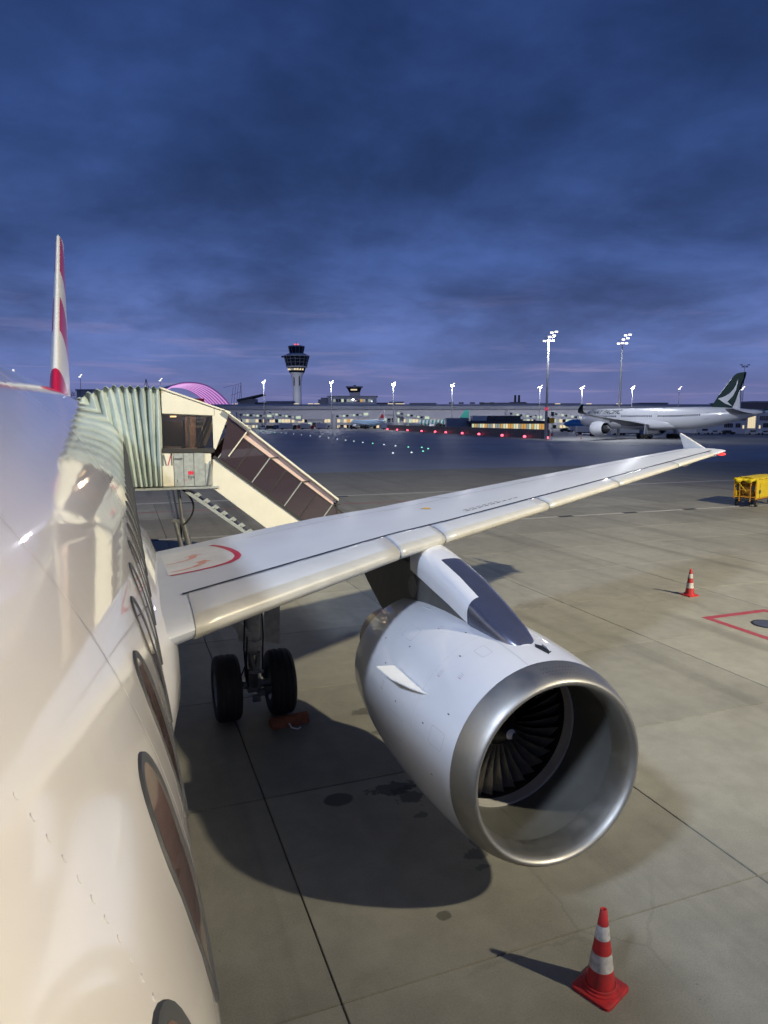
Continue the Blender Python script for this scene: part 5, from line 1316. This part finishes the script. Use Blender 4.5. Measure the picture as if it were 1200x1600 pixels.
for kq, q in enumerate((608,623,639,661,682,698.5,724,750,786,821,856)):
    d = FWD + RGT*((q-600)/1080.0); d.z = 0
    # intersect with the fence line in plan, then a step towards the taxiway
    den = d.x*fd.y - d.y*fd.x; t = ((FA.x-CAM.x)*fd.y - (FA.y-CAM.y)*fd.x)/den
    P = Vector((CAM.x + d.x*t, CAM.y + d.y*t, 0)) + Vector((-fd.y, fd.x, 0))*.9
    if rl0 is None:
        rl0 = empty('fence_lamp', 'round red lamp at the fence foot, first from its far end', 'warning lamp', 'red lamps along the fence', P)
        MB().cyl((0,0,0),(0,0,.25),.22,.2,12).build('base', M['vehdark'], rl0)
        MB().lathe([(.25,.30),(.40,.42),(.6,.44),(.8,.34),(.92,.02)], (0,0,0), 'Z', 16, True, True).build('lens', M['redlamp'], rl0, smooth=True)
    else:
        o = copy_tree(rl0); o.location = P; o['label'] = 'round red lamp at the fence foot, %s from its far end' % ORD[kq]
# signal post by the tall mast
P = at(863, 656, 181)
sg = empty('signal_post', 'signal post with yellow box at the near fence end', 'signal', loc=(P.x,P.y,0), rz=-YAW)
MB().cyl((0,0,0),(0,0,5.6),.09,.08,10).build('post', M['facade'], sg)
MB().box(-.75,.55,-.25,.2,4.35,5.7).build('yellow_box', M['signal'], sg, bevel=.08)
MB().box(-1.35,-.8,-.2,.2,4.2,5.9).build('backing_board', M['vehdark'], sg)
MB().box(-.35,.4,-.2,.2,6.2,7.2).box(-.05,.05,-.05,.05,5.6,6.3).build('signal_head', M['vehdark'], sg, bevel=.06)
MB().box(-.3,.3,-.2,.1,.9,1.7).build('red_lamp_box', M['vehred'], sg, bevel=.05)
# ================================================================ floodlight masts in view
def vmast(label, px, ytop, D, r0, size, heads=H3, spotw=0, lit=True):
    P = at(px, 656, D); h = at(px, ytop, D).z
    m_ = mast(label, (P.x, P.y, 0), h, -YAW, heads, r0, r0*.45, size, lit)
    if spotw:
        l = Vector((P.x, P.y, h)) - HEAD*1.5; spot(m_, l, (P.x-HEAD.x*28, P.y-HEAD.y*28, 0) if px > 900 else (wloc.x, wloc.y, 2), spotw, (.92,.95,1), 150, .8)
    return m_
HB = [(-1.1,0),(-.1,.1),(.9,.05),(.1,1.0),(1.2,1.3),(.6,2.0),(1.7,2.2)]
m1 = vmast('tall lit floodlight mast at the near end of the fence', 853.5, 533, 182, .42, 1.05, HB, 42000)
MB().cyl((0,0,7.6),(0,0,8.4),.45,.45,14).build('warning_band', mat('mast red band', (.5,.05,.07), .5, emit=(1,.1,.2), estr=.5), m1)
vmast('tall lit floodlight mast rising behind the widebody jet', 967, 537, 215, .45, 1.2, HB, 20000)
HS = [(-.5,0),(.3,.1),(.5,.9),(1.2,1.6)]
for lb, px, yt, D in (('lit mast left of the control tower with dark top', 413, 598, 385), ('lit mast between control tower and operations building', 518, 599, 385), ('lit mast right of the operations building', 614.5, 601, 385), ('lit mast above the striped airliner', 706, 603, 385),
                  ('lit mast just left of the tall fence mast', 842.5, 606, 390), ('lit mast between the two tall masts', 908, 607, 390), ('lit mast right of the second tall mast', 986, 607, 395), ('lit mast standing over the widebody jet fuselage', 1058.5, 608, 395), ('lit mast beside the widebody jet tail', 1155.5, 609, 330),
                  ('lit mast right of the red striped tail', 129, 589, 420), ('lit mast at the left end of the violet arch', 253, 595, 420)):
    mm_ = vmast(lb, px, yt, D, .30, .85, HS)
    if 380 < px < 1000:
        l = bpy.data.lights.new('floodlight_glow', 'POINT'); l.energy = 13000; l.color = (.95,.94,1); l.shadow_soft_size = 1.0
        lo_ = bpy.data.objects.new('floodlight_glow', l); COL.objects.link(lo_); lo_.parent = mm_; lo_.location = (0, -1.6, at(px, yt, D).z - .6)
vmast('unlit dark mast head above the widebody jet tail', 1158, 574, 360, .3, 1.2, [(-1.6,1.0),(-.8,.3),(.8,.3),(1.6,1.0)], 0, False)
# ================================================================ taxiway lights
tl0 = {}; tcount = {True: 0, False: 0}
for k, (px, py) in enumerate([(401,674),(408,674.5),(414,675),(423,675.5),(429,676),(440,676.6),(447,677.2),(459,678.5),(471,680),(485,681.5),(500,683),(513.5,685),(527,686.7),(540,688.5),(553,690),(567,692),(582.5,693.5),(600,695.5),(618,697.5),(638,699.5),(659,700),(669,702),(661,706),(643,708),(614,709)]):
    d = FWD + RGT*((px-600)/1080.0) + UPV*((800-py)/1080.0); P = CAM + d*(-CAM.z/d.z)
    g_ = k < 5 or k in (16, 19, 20, 21, 22)
    lb_ = ('small green light set in the dark taxiway, %s green one from the left' if g_ else 'small white light in the row across the taxiway, %s white one from the left') % ORD[tcount[g_]]; tcount[g_] += 1
    if g_ not in tl0:
        o = empty('taxiway_light', lb_, 'taxiway light', 'taxiway lights', P)
        MB().cyl((0,0,-.02),(0,0,.05),.20,.18,12).build('housing', M['vehdark'], o)
        MB().lathe([(.05,.16),(.12,.15),(.2,.09),(.23,.01)], (0,0,0), 'Z', 12, True, True).build('lens', M['greenlamp'] if g_ else M['whitelamp'], o)
        tl0[g_] = o
    else:
        o = copy_tree(tl0[g_]); o.location = P; o['label'] = lb_
# ================================================================ service vehicles
def vehicle(label, cat, px, D, L_, H_, W_, m_, rz=0, kind='van', group='service vehicles by the terminal'):
    P = at(px, 656, D); o = empty('service_' + kind, label, cat, group, (P.x, P.y, 0), -YAW + rz)
    if kind == 'van':
        MB().prism([(-L_/2,-W_/2,.35),(L_/2,-W_/2,.35),(L_/2,-W_/2,H_*.5),(L_/2-.5,-W_/2,H_*.58),(L_/2-1.2,-W_/2,H_),(-L_/2,-W_/2,H_)], (0,W_,0)).build('body', m_, o, bevel=.08)
        MB().box(-L_*.1, L_/2-1.1, -W_/2-.02, -W_/2-.005, H_*.58, H_*.9).build('side_window', M['darkglass'], o)
    elif kind == 'truck':
        MB().box(L_/2-1.8, L_/2, -W_/2, W_/2, .4, H_*.72).build('cab', m_, o, bevel=.1)
        MB().box(L_/2-1.3, L_/2-.3, -W_/2-.02, -W_/2-.005, H_*.42, H_*.64).build('side_window', M['darkglass'], o)
        MB().box(-L_/2, L_/2-1.95, -W_/2, W_/2, .8, H_).build('box_body', M['vehwhite'] if m_ != M['vehwhite'] else M['facade'], o, bevel=.05)
        MB().box(-L_/2, L_/2-.2, -W_/2+.2, W_/2-.2, .45, .78).build('chassis', M['vehdark'], o)
    else:
        MB().prism([(-L_/2,-W_/2,.3),(L_/2,-W_/2,.3),(L_/2,-W_/2,H_*.55),(L_*.25,-W_/2,H_*.6),(L_*.12,-W_/2,H_),(-L_*.32,-W_/2,H_),(-L_/2,-W_/2,H_*.6)], (0,W_,0)).build('body', m_, o, bevel=.06)
        MB().box(-L_*.28, L_*.1, -W_/2-.02, -W_/2-.005, H_*.62, H_*.92).build('side_window', M['darkglass'], o)
    for x in (-L_*.32, L_*.32):
        for y in (-W_/2+.05, W_/2-.05): MB().cyl((x,y-.12,.34),(x,y+.12,.34),.34,.34,14).build('wheel', M['black'], o)
    MB().box(L_/2-.02, L_/2+.03, -W_/2+.15, -W_/2+.45, .65, .85).build('headlight', M['lit_warm'], o)
    MB().box(L_/2-.02, L_/2+.03, W_/2-.45, W_/2-.15, .65, .85).build('headlight', M['lit_warm'], o)
    return o
V = [('dark coach parked below the lit terminal windows','bus',450,372,9.5,3.2,2.5,'vehdark','truck'),('red fire coloured truck under the control tower','truck',480,376,7.5,3.0,2.4,'vehred','truck'),('red service van left of the red truck','van',467,382,5.0,2.2,2.0,'vehred','van'),
     ('white service van at the left end of the vehicle row','van',410,380,5.2,2.3,2.0,'vehwhite','van'),('dark service van second from the left of the row','van',423,380,5.0,2.2,2.0,'vehdark','van'),('blue service van third from the left of the row','van',435,380,5.2,2.4,2.0,'vehblue','van'),
     ('white box truck below the left passenger bridge','truck',505,378,7.5,3.2,2.4,'vehwhite','truck'),('white car left of the pale blue airliner','car',535,384,4.4,1.5,1.8,'vehwhite','car'),('dark tug under the pale blue airliner nose','car',553,384,4.2,1.6,1.9,'vehdark','car'),
     ('white loader right of the pale blue airliner','truck',607,378,8.0,3.4,2.4,'vehwhite','truck'),('white van behind the far fence end','van',628,378,5.2,2.3,2.0,'vehwhite','van'),('yellow loader truck left of the striped airliner','truck',650,382,8.0,3.2,2.4,'vehyellow','truck'),
     ('white van beside the fence end mast','van',900,310,5.2,2.3,2.0,'vehwhite','van'),('yellow and white loader at the widebody jet nose','truck',917,255,7.5,2.9,2.4,'vehyellow','truck'),('dark tug beside the blue airliner','car',884,300,4.4,1.7,1.9,'vehdark','car'),
     ('white pickup in front of the lit office entrance','car',1178,243,4.8,1.7,1.9,'vehwhite','car'),('white van parked behind the widebody jet tail','van',1098,250,5.4,2.2,2.0,'vehwhite','van'),('silver car left of the office windows','car',1118,250,4.5,1.5,1.8,'facade','car'),('dark car beside the silver car by the office','car',1139,250,4.5,1.5,1.8,'vehdark','car'),('white car right of the office entrance','car',1197,246,4.5,1.5,1.8,'vehwhite','car'),
     ('white container truck under the widebody jet wing','truck',986,238,9.0,3.0,2.4,'vehblue','truck'),('small white van under the widebody jet belly','van',968,240,5.0,2.3,2.0,'vehwhite','van')]
for lb, cat, px, D, L_, H_, W_, m_, kd in V: vehicle(lb, cat, px, D, L_, H_, W_, M[m_], R((px*37) % 14 - 7), kd)
def far_cone(label, px, D):
    P = at(px, 656, D); c = cone('traffic_cone', label, (P.x, P.y, 0), R(10), .8, 'red and white cones')
    c.scale = (1.25,)*3; return c
far_cone('tiny distant traffic cone left of the widebody jet nose gear', 909, 192); far_cone('tiny distant traffic cone behind the near one by the jet nose', 902, 225)
# ================================================================ trees on the skyline
def tree(label, px, D, h, w_):
    P = at(px, 656, D); t = empty('tree', label, 'tree', 'dark trees on the skyline', (P.x, P.y, 0))
    tk = MB().cyl((0,0,0),(0,0,h*.5),.35,.22,8)
    for a in range(5): tk.cyl((0,0,h*(.3+.04*a)),(math.cos(a*1.3)*w_*.3,math.sin(a*1.3)*w_*.3,h*.65),.12,.05,6)
    tk.build('trunk', mat_trunk, t)
    rr_ = random.Random(px); mb = MB()
    for k in range(900):
        u = rr_.random(); th = rr_.random()*6.283; ph = math.acos(2*rr_.random()-1); r = (.55+.45*rr_.random())
        lob = 1 + .25*math.sin(th*3+px) 
        c = Vector((math.cos(th)*math.sin(ph)*w_/2*r*lob, math.sin(th)*math.sin(ph)*w_/2*r*lob, h*.62 + math.cos(ph)*h*.36*r))
        a = Vector((rr_.uniform(-1,1), rr_.uniform(-1,1), rr_.uniform(-1,1))).normalized()*.45; b = a.cross(Vector((rr_.uniform(-1,1), rr_.uniform(-1,1), rr_.uniform(-1,1)))).normalized()*.3
        mb.add([c-a, c+b, c+a, c-b], [(0,1,2,3)])
    mb.build('crown', mat_leaf, t)
mat_trunk = mat('bark', (.05,.04,.03), .9); mat_leaf = mat('dark foliage', (.035,.05,.03), .8, noise=.4, nscale=.5)
for lb, px, D, h, w_ in (('dark tree left of the blue airliner on the skyline', 904, 600, 18, 12), ('second dark tree above the widebody jet nose', 913, 610, 16, 10), ('dark tree left of the house with amber windows', 118, 560, 30, 20), ('dark tree above the widebody jet crown', 958, 610, 16, 14)): tree(lb, px, D, h, w_)
